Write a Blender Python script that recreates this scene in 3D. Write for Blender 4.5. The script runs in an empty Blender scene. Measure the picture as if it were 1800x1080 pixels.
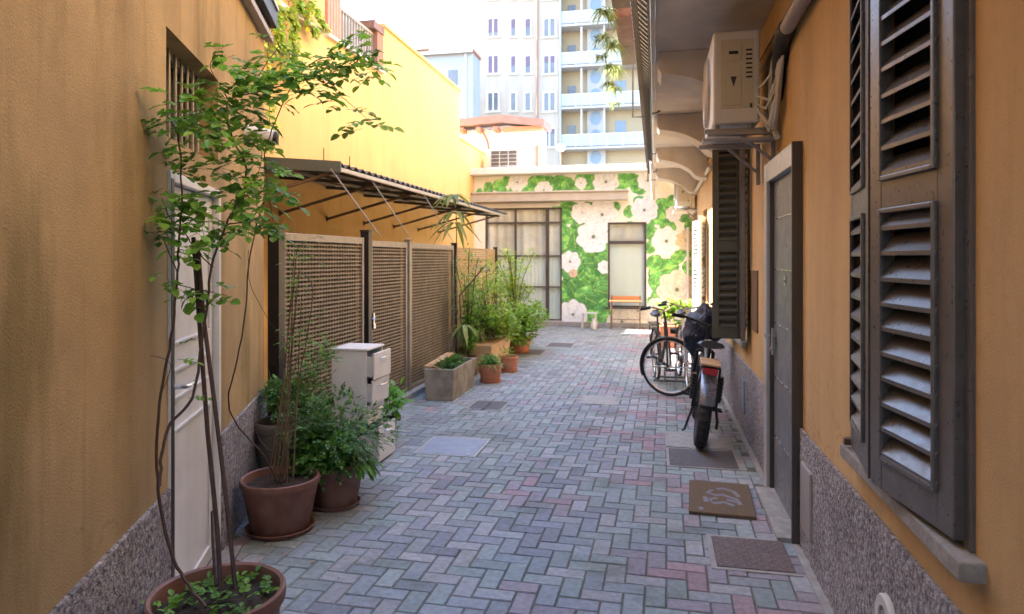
import bpy, math, random
import numpy as np
from mathutils import Vector, Matrix, noise
R = math.radians
random.seed(7)
scene = bpy.context.scene
col = scene.collection

# ------------------------------------------------------------------ camera
# world axes: x across the alley (right +), y along the alley, z up; the camera looks 11.9 deg left of the alley axis
YAW = math.atan(.21)
cam_d = bpy.data.cameras.new('camera')
cam = bpy.data.objects.new('camera', cam_d); col.objects.link(cam)
cam.location = (0, 0, 1.6); cam.rotation_euler = (R(90), 0, YAW)
cam_d.sensor_width = 36; cam_d.lens = 24; cam_d.shift_y = -86/1800
cam_d.clip_start = .05; cam_d.clip_end = 500
cam_d.dof.use_dof = True; cam_d.dof.focus_distance = 3.3; cam_d.dof.aperture_fstop = 3.6
scene.camera = cam
# ------------------------------------------------------------------ light
SUN_EL = 50; SD = Vector((-1, .02, 0)).normalized()
w = bpy.data.worlds.new('World'); scene.world = w; w.use_nodes = True
nt = w.node_tree; bg = nt.nodes['Background']
sky = nt.nodes.new('ShaderNodeTexSky'); sky.sky_type = 'NISHITA'; sky.sun_disc = False
sky.sun_elevation = R(SUN_EL); sky.sun_rotation = math.atan2(SD.x, SD.y)
sky.air_density = 1.0; sky.dust_density = 1.2; sky.ozone_density = 1.0
nt.links.new(sky.outputs[0], bg.inputs[0]); bg.inputs[1].default_value = .15
sl = bpy.data.lights.new('sun', 'SUN'); sl.energy = 5.0; sl.angle = R(.5); sl.color = (1, .93, .82)
so = bpy.data.objects.new('sun', sl); col.objects.link(so)
sv = Vector((SD.x*math.cos(R(SUN_EL)), SD.y*math.cos(R(SUN_EL)), math.sin(R(SUN_EL))))
so.rotation_euler = sv.to_track_quat('Z', 'Y').to_euler(); so.location = (-6, -3, 14)
scene.view_settings.view_transform = 'Standard'; scene.view_settings.look = 'None'
scene.view_settings.exposure = 3.3; scene.view_settings.gamma = 1
scene.render.engine = 'CYCLES'
scene.cycles.max_bounces = 8; scene.cycles.diffuse_bounces = 5; scene.cycles.transparent_max_bounces = 12

# ------------------------------------------------------------------ materials
def L(r, g, b):
    f = lambda c: (c/255/12.92 if c <= 10 else ((c/255+.055)/1.055)**2.4)
    return (f(r), f(g), f(b), 1)
def mat(name, base, rough=.7, metal=0, vary=.15, scale=4, bump=0, bscale=60, alt=None, altscale=1.5, streak=0,
        attr=False, trans=0, spec=.5, coat=0, altmix=.5, dist=.01, stain=0, crack=False):
    m = bpy.data.materials.new(name); m.use_nodes = True
    n = m.node_tree.nodes; l = m.node_tree.links
    p = n['Principled BSDF']; out = n['Material Output']
    p.inputs['Roughness'].default_value = rough; p.inputs['Metallic'].default_value = metal
    p.inputs['Specular IOR Level'].default_value = spec; p.inputs['Coat Weight'].default_value = coat
    tc = n.new('ShaderNodeTexCoord')
    def noise_(sc, det=5, stretch=None):
        t = n.new('ShaderNodeTexNoise'); t.inputs['Scale'].default_value = sc; t.inputs['Detail'].default_value = det
        t.inputs['Roughness'].default_value = .62
        if stretch:
            mp = n.new('ShaderNodeMapping'); mp.inputs['Scale'].default_value = stretch
            l.new(tc.outputs['Object'], mp.inputs['Vector']); l.new(mp.outputs[0], t.inputs['Vector'])
        else: l.new(tc.outputs['Object'], t.inputs['Vector'])
        return t
    def mix(kind, f, a, b):
        x = n.new('ShaderNodeMix'); x.data_type = 'RGBA'; x.blend_type = kind; x.clamp_factor = True
        for s, v in (('Factor', f),):
            if hasattr(v, 'links') or hasattr(v, 'is_output'): l.new(v, x.inputs[0])
            else: x.inputs[0].default_value = v
        for idx, v in ((6, a), (7, b)):
            if hasattr(v, 'is_output'): l.new(v, x.inputs[idx])
            else: x.inputs[idx].default_value = v
        return x.outputs[2]
    def ramp(src, a, b, ca=0, cb=1):
        r = n.new('ShaderNodeMapRange'); r.inputs[1].default_value = a; r.inputs[2].default_value = b
        r.inputs[3].default_value = ca; r.inputs[4].default_value = cb
        l.new(src, r.inputs[0]); return r.outputs[0]
    if attr:
        a = n.new('ShaderNodeAttribute'); a.attribute_name = 'Col'
        c = mix('MULTIPLY', 1.0, base, a.outputs['Color'])
    else:
        c = base
    if alt is not None:
        t = noise_(altscale, 6)
        c = mix('MIX', ramp(t.outputs[0], .42, .62, 0, altmix), c, alt)
    if streak:
        t = noise_(1, 5, (3.5, 3.5, .28))
        c = mix('MULTIPLY', ramp(t.outputs[0], .45, .72, 0, streak), c, (.38, .36, .28, 1))
    if stain:
        t = noise_(1, 7, (1.9, 1.9, .42))
        c = mix('MULTIPLY', ramp(t.outputs[0], .54, .66, 0, stain), c, (.50, .52, .40, 1))
        t = noise_(1, 4, (9, 9, .9))
        c = mix('MULTIPLY', ramp(t.outputs[0], .58, .75, 0, stain*.8), c, (.55, .52, .46, 1))
        t = noise_(22, 5)
        c = mix('MULTIPLY', ramp(t.outputs[0], .5, .8, 0, .35), c, (.72, .70, .66, 1))
    if crack:
        vo = n.new('ShaderNodeTexVoronoi'); vo.feature = 'DISTANCE_TO_EDGE'; vo.inputs['Scale'].default_value = .9
        t = noise_(3.5, 6); ad = n.new('ShaderNodeVectorMath'); ad.operation = 'MULTIPLY_ADD'; ad.inputs[1].default_value = (.55, .55, .55)
        l.new(t.outputs['Color'], ad.inputs[0]); l.new(tc.outputs['Object'], ad.inputs[2]); l.new(ad.outputs[0], vo.inputs['Vector'])
        t2 = noise_(.8, 2); mm = n.new('ShaderNodeMath'); mm.operation = 'MULTIPLY'
        l.new(ramp(vo.outputs['Distance'], .0, .0035, .55, 0), mm.inputs[0]); l.new(ramp(t2.outputs[0], .52, .60), mm.inputs[1])
        c = mix('MULTIPLY', mm.outputs[0], c, (.3, .26, .2, 1))
    t = noise_(scale, 6)
    v = ramp(t.outputs[0], .3, .7, 1-vary, 1+vary)
    cb = n.new('ShaderNodeCombineColor')
    for i in range(3): l.new(v, cb.inputs[i])
    c = mix('MULTIPLY', 1.0, c, cb.outputs[0])
    l.new(c, p.inputs['Base Color'])
    if rough < .85:
        t2 = noise_(scale*3.1, 3); rr = ramp(t2.outputs[0], .3, .7, max(.03, rough-.08), min(1, rough+.1)); l.new(rr, p.inputs['Roughness'])
    if bump:
        t = noise_(bscale, 4); b = n.new('ShaderNodeBump'); b.inputs['Strength'].default_value = bump
        b.inputs['Distance'].default_value = dist
        l.new(t.outputs[0], b.inputs['Height']); l.new(b.outputs[0], p.inputs['Normal'])
    if trans:
        tr = n.new('ShaderNodeBsdfTranslucent'); l.new(c, tr.inputs[0])
        ms = n.new('ShaderNodeMixShader'); ms.inputs[0].default_value = trans
        l.new(p.outputs[0], ms.inputs[1]); l.new(tr.outputs[0], ms.inputs[2]); l.new(ms.outputs[0], out.inputs[0])
    return m
def glass_mat(name, tint, rough=.03, f=.05):
    m = bpy.data.materials.new(name); m.use_nodes = True
    n = m.node_tree.nodes; l = m.node_tree.links; n.remove(n['Principled BSDF'])
    t = n.new('ShaderNodeBsdfTransparent'); t.inputs[0].default_value = tint
    g = n.new('ShaderNodeBsdfGlossy'); g.inputs['Roughness'].default_value = rough
    fr = n.new('ShaderNodeLayerWeight'); fr.inputs[0].default_value = .2
    ad = n.new('ShaderNodeMath'); ad.operation = 'MULTIPLY_ADD'; ad.inputs[1].default_value = .5; ad.inputs[2].default_value = f; l.new(fr.outputs['Facing'], ad.inputs[0])
    mx = n.new('ShaderNodeMixShader'); l.new(ad.outputs[0], mx.inputs[0]); l.new(t.outputs[0], mx.inputs[1]); l.new(g.outputs[0], mx.inputs[2])
    l.new(mx.outputs[0], n['Material Output'].inputs[0]); return m
M = {}
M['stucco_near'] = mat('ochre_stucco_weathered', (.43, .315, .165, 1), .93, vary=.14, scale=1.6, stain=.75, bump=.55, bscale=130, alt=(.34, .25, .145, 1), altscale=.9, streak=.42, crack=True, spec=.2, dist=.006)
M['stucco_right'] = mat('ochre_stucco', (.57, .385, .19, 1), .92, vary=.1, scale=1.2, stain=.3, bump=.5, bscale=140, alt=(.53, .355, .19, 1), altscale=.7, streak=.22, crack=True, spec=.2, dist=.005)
M['stucco_yellow'] = mat('yellow_stucco', (.74, .50, .22, 1), .93, stain=.15, vary=.07, scale=.9, bump=.3, bscale=90, alt=(.71, .475, .21, 1), altscale=.4, streak=.15, spec=.2)
M['plinth'] = mat('rough_plinth', (.37, .35, .365, 1), .9, vary=.8, scale=46, bump=1.0, bscale=60, alt=(.20, .18, .20, 1), altscale=3, spec=.3, dist=.03)
M['plinth_fine'] = mat('grey_plinth', (.30, .275, .29, 1), .9, vary=.2, scale=30, bump=.7, bscale=90, spec=.25)
M['soffit'] = mat('soffit_plaster', (.58, .54, .50, 1), .9, vary=.12, scale=3, bump=.2, bscale=40, alt=(.46, .43, .40, 1), altscale=1.2, streak=.15)
M['shutter'] = mat('grey_shutter_paint', (.105, .098, .10, 1), .33, vary=.18, scale=14, bump=.08, bscale=40, alt=(.115, .105, .10, 1), altscale=6, altmix=.35, spec=.6, dist=.003)
M['shutter_far'] = mat('olive_shutter_paint', (.085, .08, .062, 1), .42, vary=.15, scale=9)
M['shutter_sunlit'] = mat('sunlit_shutter_paint', (.38, .37, .36, 1), .45, vary=.1, scale=9)  # the grey shutter paint made paler, sun brightness put into the colour
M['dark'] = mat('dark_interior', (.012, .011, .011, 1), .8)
M['stone'] = mat('sill_stone', (.30, .29, .28, 1), .75, vary=.25, scale=18, bump=.4, bscale=80, alt=(.2, .19, .18, 1), altscale=5)
M['frame_grey'] = mat('brushed_frame', (.46, .46, .48, 1), .34, metal=.3, vary=.08, scale=5)
M['frame_brown'] = mat('dark_frame_metal', (.07, .06, .055, 1), .38, metal=.2, vary=.1)
M['door_grey'] = mat('grey_door', (.15, .16, .18, 1), .35, vary=.08, scale=3)
M['steel'] = mat('steel', (.6, .6, .6, 1), .25, metal=1, vary=.08)
M['white_paint'] = mat('white_door_paint', (.70, .71, .72, 1), .4, vary=.08, scale=3, alt=(.60, .59, .57, 1), altscale=2.5, streak=.12)
M['white_plastic'] = mat('white_plastic', (.58, .575, .56, 1), .45, vary=.06, scale=5, alt=(.55, .53, .47, 1), altscale=4)
M['cream_plastic'] = mat('cream_plastic', (.50, .46, .36, 1), .5, vary=.06)
M['black_metal'] = mat('black_metal', (.012, .012, .014, 1), .4, vary=.2, scale=20)
M['fence_frame'] = mat('fence_galvanised', (.26, .24, .215, 1), .45, metal=.4, vary=.15, scale=12)
M['lattice'] = mat('lattice_beige', (.215, .185, .145, 1), .6, vary=.25, scale=7, spec=.3)
M['hole_shade'] = mat('lattice_hole_shade', (.045, .036, .028, 1), .9, vary=.5, scale=14)  # shade behind the lattice, put into the colour of a sheet
M['reed'] = mat('reed', (.34, .25, .13, 1), .8, vary=.35, scale=30)
M['canopy'] = mat('canopy_sheet', (.055, .05, .045, 1), .55, vary=.25, scale=6, alt=(.09, .085, .07, 1), altscale=3)
M['canopy_green'] = mat('canopy_flashing', (.10, .115, .10, 1), .5, vary=.15)
M['galv'] = mat('galvanised_bar', (.42, .40, .37, 1), .4, metal=.5, vary=.12)
M['rust'] = mat('brown_painted_steel', (.15, .095, .06, 1), .55, vary=.2, scale=20)
M['terracotta'] = mat('terracotta_plastic', (.175, .072, .052, 1), .55, vary=.2, scale=8, bump=.1, bscale=50, alt=(.25, .155, .125, 1), altscale=5, altmix=.55, streak=.3)
M['terracotta_b'] = mat('terracotta_clay', (.44, .17, .09, 1), .75, vary=.18, scale=10, bump=.2, bscale=50)
M['grey_pot'] = mat('old_grey_pot', (.15, .12, .10, 1), .8, vary=.25, scale=12, bump=.3)
M['concrete'] = mat('concrete', (.30, .27, .22, 1), .85, vary=.2, scale=10, bump=.4, bscale=60, alt=(.13, .12, .09, 1), altscale=3.5, altmix=.7)
M['cement'] = mat('cement', (.30, .29, .28, 1), .85, vary=.2, scale=14, bump=.4, bscale=60)
M['soil'] = mat('soil', (.035, .025, .018, 1), .95, vary=.4, scale=40, bump=1, bscale=60)
M['wood'] = mat('pale_wood', (.48, .30, .16, 1), .6, vary=.2, scale=14)
M['orange_wood'] = mat('orange_table_top', (.55, .25, .10, 1), .5, vary=.1)
M['leaf'] = mat('rose_leaf', (.12, .32, .045, 1), .45, vary=.2, attr=True, trans=.45)
M['leaf_dark'] = mat('fern_leaf', (.095, .26, .05, 1), .5, vary=.2, attr=True, trans=.3)
M['leaf_light'] = mat('light_leaf', (.20, .37, .06, 1), .5, vary=.2, attr=True, trans=.45)
M['leaf_pale'] = mat('spider_leaf', (.20, .30, .12, 1), .5, vary=.2, attr=True, trans=.25)
M['stem'] = mat('rose_stem', (.055, .032, .028, 1), .6, vary=.3, scale=30)
M['stem_g'] = mat('green_stem', (.09, .10, .04, 1), .6, vary=.2)
M['cane'] = mat('cane', (.12, .075, .045, 1), .65, vary=.25, scale=25)
M['cover_steel'] = mat('cover_steel', (.26, .29, .36, 1), .5, metal=.3, vary=.12, scale=9, bump=.2, bscale=50)
M['cover_rust'] = mat('cover_iron', (.13, .10, .095, 1), .7, metal=.2, vary=.25, scale=20)
M['cover_dark'] = mat('cover_dark', (.10, .095, .10, 1), .7, metal=.2, vary=.2, scale=20, bump=.5, bscale=90)
M['coir'] = mat('coir_mat', (.15, .10, .062, 1), .95, vary=.35, scale=90, bump=1, bscale=260, dist=.006)
M['mat_print'] = mat('mat_print', (.19, .185, .215, 1), .95, vary=.25, scale=120)
M['rubber'] = mat('rubber', (.018, .018, .02, 1), .7, vary=.2, scale=20)
M['seat'] = mat('black_vinyl', (.025, .026, .032, 1), .42, vary=.15)
M['silver'] = mat('silver_paint', (.55, .56, .58, 1), .3, metal=.6, vary=.06)
M['white_bike'] = mat('white_bike_paint', (.62, .63, .65, 1), .3, vary=.05)
M['rail_pale'] = mat('pale_rail_panel', (.33, .34, .34, 1), .7, vary=.05)
M['navy'] = mat('navy_fabric', (.012, .016, .04, 1), .6, vary=.3, scale=12, bump=.5, bscale=30)
M['red_lens'] = mat('red_lens', (.35, .012, .015, 1), .2, vary=.05)
M['fender_blue'] = mat('fender_gloss', (.16, .18, .24, 1), .25, metal=.5, vary=.05)
M['white_wall'] = mat('white_render', (.72, .70, .67, 1), .9, vary=.05, bump=.1)
M['apartment'] = mat('apartment_render', (.40, .345, .285, 1), .9, vary=.07, scale=.5, streak=.2)
M['apt_cream'] = mat('apartment_cream', (.40, .31, .20, 1), .9, vary=.05, scale=.5)
M['apt_blue'] = mat('pale_blue_panel', (.20, .26, .34, 1), .5, vary=.06)
M['apt_glass'] = mat('far_window_glass', (.14, .14, .155, 1), .2, vary=.2, scale=.6)
M['roller'] = mat('roller_blind', (.13, .09, .13, 1), .7, vary=.1)
M['slab_far'] = mat('balcony_render', (.40, .385, .37, 1), .9, vary=.05)
M['greyblue'] = mat('greyblue_render', (.33, .35, .36, 1), .9, vary=.06, scale=.6)
M['rooftile'] = mat('roof_red', (.34, .13, .085, 1), .8, vary=.25, scale=5)
M['rooftile_b'] = mat('roof_brown', (.20, .12, .10, 1), .7, vary=.2, scale=5)
M['curtain'] = mat('curtain_cloth', (.84, .86, .84, 1), .8, vary=.04, scale=1.5)
M['curtain_reflection'] = mat('curtain_reflection_tint', (.84, .77, .72, 1), .8, vary=.18, scale=2)  # pinkish reflection in the upper glass, put into the cloth colour
M['slab'] = mat('roof_slab', (.62, .60, .56, 1), .85, vary=.1, scale=3)
M['awning'] = mat('awning_slab', (.40, .36, .30, 1), .8, vary=.1, scale=3)
M['frame_dark'] = mat('door_frame_brown', (.06, .047, .04, 1), .5, vary=.15)
M['ground'] = mat('ground_dirt', (.10, .095, .09, 1), .95, vary=.25, scale=8, bump=.3)
M['joint'] = mat('joint_sand', (.12, .115, .11, 1), .95, vary=.3, scale=25, alt=(.08, .10, .05, 1), altscale=1.2)
M['paver'] = mat('paver_concrete', (.97, 1.0, 1.07, 1), .70, vary=.22, stain=.6, scale=30, bump=.35, bscale=160, attr=True, spec=.45, dist=.004)
M['mural'] = mat('mural_paint', (1, 1, 1, 1), .8, vary=.05, scale=8, attr=True)
M['tape'] = mat('black_tape', (.02, .02, .022, 1), .55, vary=.2)
M['pipe_grey'] = mat('grey_pipe', (.28, .26, .26, 1), .5, vary=.1)
M['pink'] = mat('salmon_slats', (.62, .24, .17, 1), .6, vary=.06)
M['pillar'] = mat('brown_pillar', (.30, .17, .12, 1), .85, vary=.1)
M['glass'] = glass_mat('window_glass', (.92, .96, .95, 1))
M['glassblue'] = glass_mat('balcony_glass', (.78, .84, .88, 1), .1, .10)

# ------------------------------------------------------------------ mesh helpers
class MB:
    def __init__(s): s.v = []; s.f = []; s.c = []
    def add(s, vs, fs, c=None):
        b = len(s.v); s.v += [tuple(p) for p in vs]; s.f += [tuple(i+b for i in f) for f in fs]
        s.c += [c]*len(fs)
    def box(s, x0, x1, y0, y1, z0, z1, c=None):
        if x0 > x1: x0, x1 = x1, x0
        if y0 > y1: y0, y1 = y1, y0
        if z0 > z1: z0, z1 = z1, z0
        s.add([(x0,y0,z0),(x1,y0,z0),(x1,y1,z0),(x0,y1,z0),(x0,y0,z1),(x1,y0,z1),(x1,y1,z1),(x0,y1,z1)],
              [(0,3,2,1),(4,5,6,7),(0,1,5,4),(1,2,6,5),(2,3,7,6),(3,0,4,7)], c); return s
    def bar(s, a, b, w=.02, h=.02, up=(0,0,1)):
        a = Vector(a); b = Vector(b); d = (b-a).normalized(); u = Vector(up)
        x = d.cross(u)
        if x.length < 1e-4: x = d.cross(Vector((1,0,0)))
        x.normalize(); y = x.cross(d)
        vs = [a+x*sx*w/2+y*sy*h/2 for sx, sy in ((-1,-1),(1,-1),(1,1),(-1,1))]+[b+x*sx*w/2+y*sy*h/2 for sx, sy in ((-1,-1),(1,-1),(1,1),(-1,1))]
        s.add(vs, [(0,1,2,3),(7,6,5,4),(0,4,5,1),(1,5,6,2),(2,6,7,3),(3,7,4,0)]); return s
    def tube(s, pts, r, n=8, c=None, closed=False):
        pts = [Vector(p) for p in pts]; k = len(pts)
        rs = r if isinstance(r, (list, tuple)) else [r]*k
        prev = None; vs = []
        for i, p in enumerate(pts):
            if closed: d = pts[(i+1) % k]-pts[i-1]
            else: d = pts[min(i+1, k-1)]-pts[max(i-1, 0)]
            d.normalize()
            if prev is None:
                x = d.cross(Vector((0,0,1)))
                if x.length < .05: x = d.cross(Vector((1,0,0)))
            else: x = prev-d*prev.dot(d)
            x.normalize(); y = d.cross(x); prev = x
            vs += [p+(x*math.cos(2*math.pi*j/n)+y*math.sin(2*math.pi*j/n))*rs[i] for j in range(n)]
        fs = []
        for i in range(k if closed else k-1):
            for j in range(n):
                a = i*n+j; b = i*n+(j+1) % n; i2 = ((i+1) % k)*n
                fs.append((a, b, i2+(j+1) % n, i2+j))
        if not closed: fs += [tuple(range(n-1, -1, -1)), tuple((k-1)*n+j for j in range(n))]
        s.add(vs, fs, c); return s
    def lathe(s, prof, cx=0, cy=0, cz=0, n=40, sx=1, sy=1, c=None):
        vs = []
        for r, z in prof: vs += [(cx+r*sx*math.cos(2*math.pi*j/n), cy+r*sy*math.sin(2*math.pi*j/n), cz+z) for j in range(n)]
        fs = [(i*n+j, i*n+(j+1) % n, (i+1)*n+(j+1) % n, (i+1)*n+j) for i in range(len(prof)-1) for j in range(n)]
        s.add(vs, fs, c); return s
    def prism(s, poly, axis, a, b):
        # poly in the two other axes; extruded along axis from a to b
        k = len(poly)
        def P(p, t):
            q = list(p); q.insert(axis, t); return q
        vs = [P(p, a) for p in poly]+[P(p, b) for p in poly]
        fs = [tuple(range(k)), tuple(range(2*k-1, k-1, -1))]+[(i, i+k, (i+1) % k+k, (i+1) % k) for i in range(k)]
        s.add(vs, fs); return s
    def leaf(s, p, d, up, Ln, W, droop=.15, c=None, fold=.25):
        p = Vector(p); d = Vector(d).normalized(); up = Vector(up)
        x = d.cross(up)
        if x.length < .01: x = d.cross(Vector((1,.2,0)))
        x.normalize(); n = x.cross(d).normalized()
        def q(t, w_): return p+d*Ln*t+x*w_*W/2+n*(abs(w_)*fold*W/2-droop*Ln*t*t)
        vs = [q(0,0), q(.16,.66), q(.2,0), q(.16,-.66), q(.45,1), q(.48,0), q(.45,-1), q(.8,.68), q(.8,0), q(.8,-.68), q(1,0)]
        s.add(vs, [(0,1,2),(0,2,3),(1,4,5,2),(2,5,6,3),(4,7,8,5),(5,8,9,6),(7,10,8),(8,10,9)], c); return s
def rootof(o):
    while o.parent is not None: o = o.parent
    return o
def build(mb, name, m, parent=None, world=False, smooth=False, bevel=0, loc=None, recalc=True):
    vs = mb.v
    if world and parent is not None:
        inv = rootmat(parent).inverted(); vs = [tuple(inv @ Vector(p)) for p in vs]
    me = bpy.data.meshes.new(name); me.from_pydata(vs, [], mb.f)
    if any(c is not None for c in mb.c):
        at = me.color_attributes.new('Col', 'FLOAT_COLOR', 'CORNER')
        arr = np.ones((len(me.loops), 4), dtype=np.float32); i = 0
        for f, c in zip(mb.f, mb.c):
            n = len(f)
            if c is not None: arr[i:i+n, :3] = c[:3]
            i += n
        at.data.foreach_set('color', arr.ravel())
    if recalc and len(mb.f) < 60000:
        import bmesh
        bm = bmesh.new(); bm.from_mesh(me); bmesh.ops.recalc_face_normals(bm, faces=bm.faces); bm.to_mesh(me); bm.free()
    me.materials.append(m)
    if smooth:
        me.polygons.foreach_set('use_smooth', [True]*len(me.polygons))
        me.update()
        try: me.set_sharp_from_angle(angle=R(40))
        except Exception: pass
    o = bpy.data.objects.new(name, me); col.objects.link(o)
    if parent is not None: o.parent = parent
    if loc is not None: o.location = loc
    if bevel:
        b = o.modifiers.new('bevel', 'BEVEL'); b.width = bevel; b.segments = 2; b.limit_method = 'ANGLE'; b.angle_limit = R(50)
    return o
MATS = {}
def rootmat(o):
    r = rootof(o); return MATS[r.name]
def thing(name, label, cat, loc=(0,0,0), rotz=0, group=None, tilt=None):
    o = bpy.data.objects.new(name, None); col.objects.link(o); o.empty_display_size = .1
    m = Matrix.Translation(loc) @ Matrix.Rotation(rotz, 4, 'Z')
    if tilt: m = m @ tilt
    o.matrix_world = m; MATS[o.name] = m
    o['label'] = label; o['category'] = cat
    if group: o['group'] = group
    return o
def tag(o, label, cat, group=None):
    o['label'] = label; o['category'] = cat
    if group: o['group'] = group
    return o
def struct(o, kind='structure'): o['kind'] = kind; return o
def copy_tree(o, parent=None):
    c = o.copy(); col.objects.link(c); c.parent = parent
    if parent is None: MATS[c.name] = MATS.get(o.name, o.matrix_world)
    for ch in list(o.children): copy_tree(ch, c)
    return c
# a direction measured in the photograph (1800 x 1080) met with a real plane gives a world point
CT, ST = math.cos(YAW), math.sin(YAW)
def ray(x, y):
    dx = (x-900)/1200; return dx*CT-ST, dx*ST+CT, (454-y)/1200
def atV(x, y, V):
    u, v, w_ = ray(x, y); k = V/v; return Vector((u*k, V, 1.6+w_*k))
def atU(x, y, U):
    u, v, w_ = ray(x, y); k = U/u; return Vector((U, v*k, 1.6+w_*k))
def atD(x, y, Y):
    u, v, w_ = ray(x, y); return Vector((u*Y, v*Y, 1.6+w_*Y))
def wall_cells(mb, x0, x1, z0, z1, holes, ya, yb, axis='x'):
    xs = sorted({x0, x1, *[h[0] for h in holes], *[h[1] for h in holes]}); zs = sorted({z0, z1, *[h[2] for h in holes], *[h[3] for h in holes]})
    for i in range(len(xs)-1):
        for j in range(len(zs)-1):
            cx = (xs[i]+xs[i+1])/2; cz = (zs[j]+zs[j+1])/2
            if cx < x0 or cx > x1 or cz < z0 or cz > z1: continue
            if any(h[0] < cx < h[1] and h[2] < cz < h[3] for h in holes): continue
            if axis == 'x': mb.box(xs[i], xs[i+1], ya, yb, zs[j], zs[j+1])
            else: mb.box(ya, yb, xs[i], xs[i+1], zs[j], zs[j+1])
rnd = random.random
def ru(a, b): return a+(b-a)*random.random()
def leafcol(lo=.6, hi=1.35, yel=.25):
    b = ru(lo, hi); y = ru(0, yel); return (b*(1+y*1.3), b*(1+y*.3), b*(1-.3*y))

# ------------------------------------------------------------------ setting: ground and paving
g = MB(); g.add([(-300,-60,-.05),(300,-60,-.05),(300,400,-.05),(-300,400,-.05)], [(0,1,2,3)])
struct(build(g, 'ground', M['ground']))
g = MB(); g.add([(-4.4,-3,-.007),(.86,-3,-.007),(.86,16.2,-.007),(-4.4,16.2,-.007)], [(0,1,2,3)])
struct(build(g, 'paving_bed', M['joint']))
def near_wall_u(v):      # x of the near left wall face at a given y
    t = (v+.1864)/.9414; return -.8877-.3833*t
pv = MB(); BW = .1; gp = .0035
palette = [(.235,.27,.26),(.25,.265,.27),(.22,.25,.26),(.28,.28,.28),(.24,.215,.235),(.285,.20,.21),(.205,.215,.235),(.26,.225,.235)]
paved_rot = R(-.9)
cr, sr = math.cos(paved_rot), math.sin(paved_rot)
def bcol(u, v):
    n1 = noise.noise(Vector((u*1.5+v*.6, v*1.3-u*.5, 3.1))); n2 = noise.noise(Vector((u*2.3, v*2.1, 9.7)))
    redness = .16+.25*max(-1, min(1, (u+.7)/1.3))+n1*.75+ru(-.22, .22)
    if redness > .62: c = palette[5]
    elif redness > .42: c = random.choice([palette[4], palette[7], palette[4], palette[5]])
    elif n2 > .1: c = random.choice([palette[1], palette[6], palette[3]])
    else: c = random.choice([palette[0], palette[2], palette[0], palette[3]])
    b = ru(.84, 1.14)*(1+.12*noise.noise(Vector((u*.9, v*.9, 4)))); return tuple(x*b for x in c)
for ix in range(-55, 22):
    for iy in range(-35, 175):
        k = (ix-iy) % 4
        if k == 0: w_, h_ = 2, 1
        elif k == 3: w_, h_ = 1, 2
        else: continue
        x0, x1, y0, y1 = ix*BW+gp, (ix+w_)*BW-gp, iy*BW+gp, (iy+h_)*BW-gp
        cx, cy = (x0+x1)/2, (y0+y1)/2; u = cx*cr-cy*sr; v = cx*sr+cy*cr
        if v < -.6 or v > 15.95 or u > .77: continue
        lim = max(near_wall_u(v), -2.84) if v < 4.6 else (-2.84 if v < 11.8 else -4.25)
        if u < lim+.02: continue
        c = bcol(u, v); zt = ru(-.0018, .0018)-.004*max(0, noise.noise(Vector((cx*1.3, cy*1.3, 1)))); tx = ru(-.012, .012); ty = ru(-.012, .012); ch = .004
        pts = []
        for (ax, ay, dz) in ((x0,y0,-.007),(x1,y0,-.007),(x1,y1,-.007),(x0,y1,-.007),(x0+ch,y0+ch,0),(x1-ch,y0+ch,0),(x1-ch,y1-ch,0),(x0+ch,y1-ch,0)):
            z = dz if dz else zt+(ax-cx)*tx+(ay-cy)*ty
            pts.append((ax*cr-ay*sr, ax*sr+ay*cr, z))
        pv.add(pts, [(4,5,6,7),(0,1,5,4),(1,2,6,5),(2,3,7,6),(3,0,4,7)], c)
struct(build(pv, 'paving', M['paver'], recalc=False))
g = MB(); g.box(.745, .80, -2, 16, -.02, .008)
struct(build(g, 'cement_edging', M['cement'], bevel=.003))

# ------------------------------------------------------------------ right house
rh = thing('house', 'ochre stuccoed house on the right with grey shutters, dark door and balcony above', 'house', (.8025, 2, 0))
RU = .8025
wb = MB()
RHOLES = [(2.0, 2.94, .86, 2.86), (4.05, 5.07, 0, 2.24), (6.42, 7.35, .86, 2.75), (11.2, 12.1, .86, 2.4)]
wall_cells(wb, -2.5, 16.6, 0, 7.5, RHOLES, RU, RU+.28, 'y')
wb.box(RU+.30, RU+3, -2.5, 16.6, 0, 7.5)
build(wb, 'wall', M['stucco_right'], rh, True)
pb = MB()
for a, b in ((-2.5, 4.04), (5.085, 16)): pb.box(RU-.018, RU-.001, a, b, 0, .655)
build(pb, 'plinth', M['plinth'], rh, True, bevel=.004)
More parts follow.
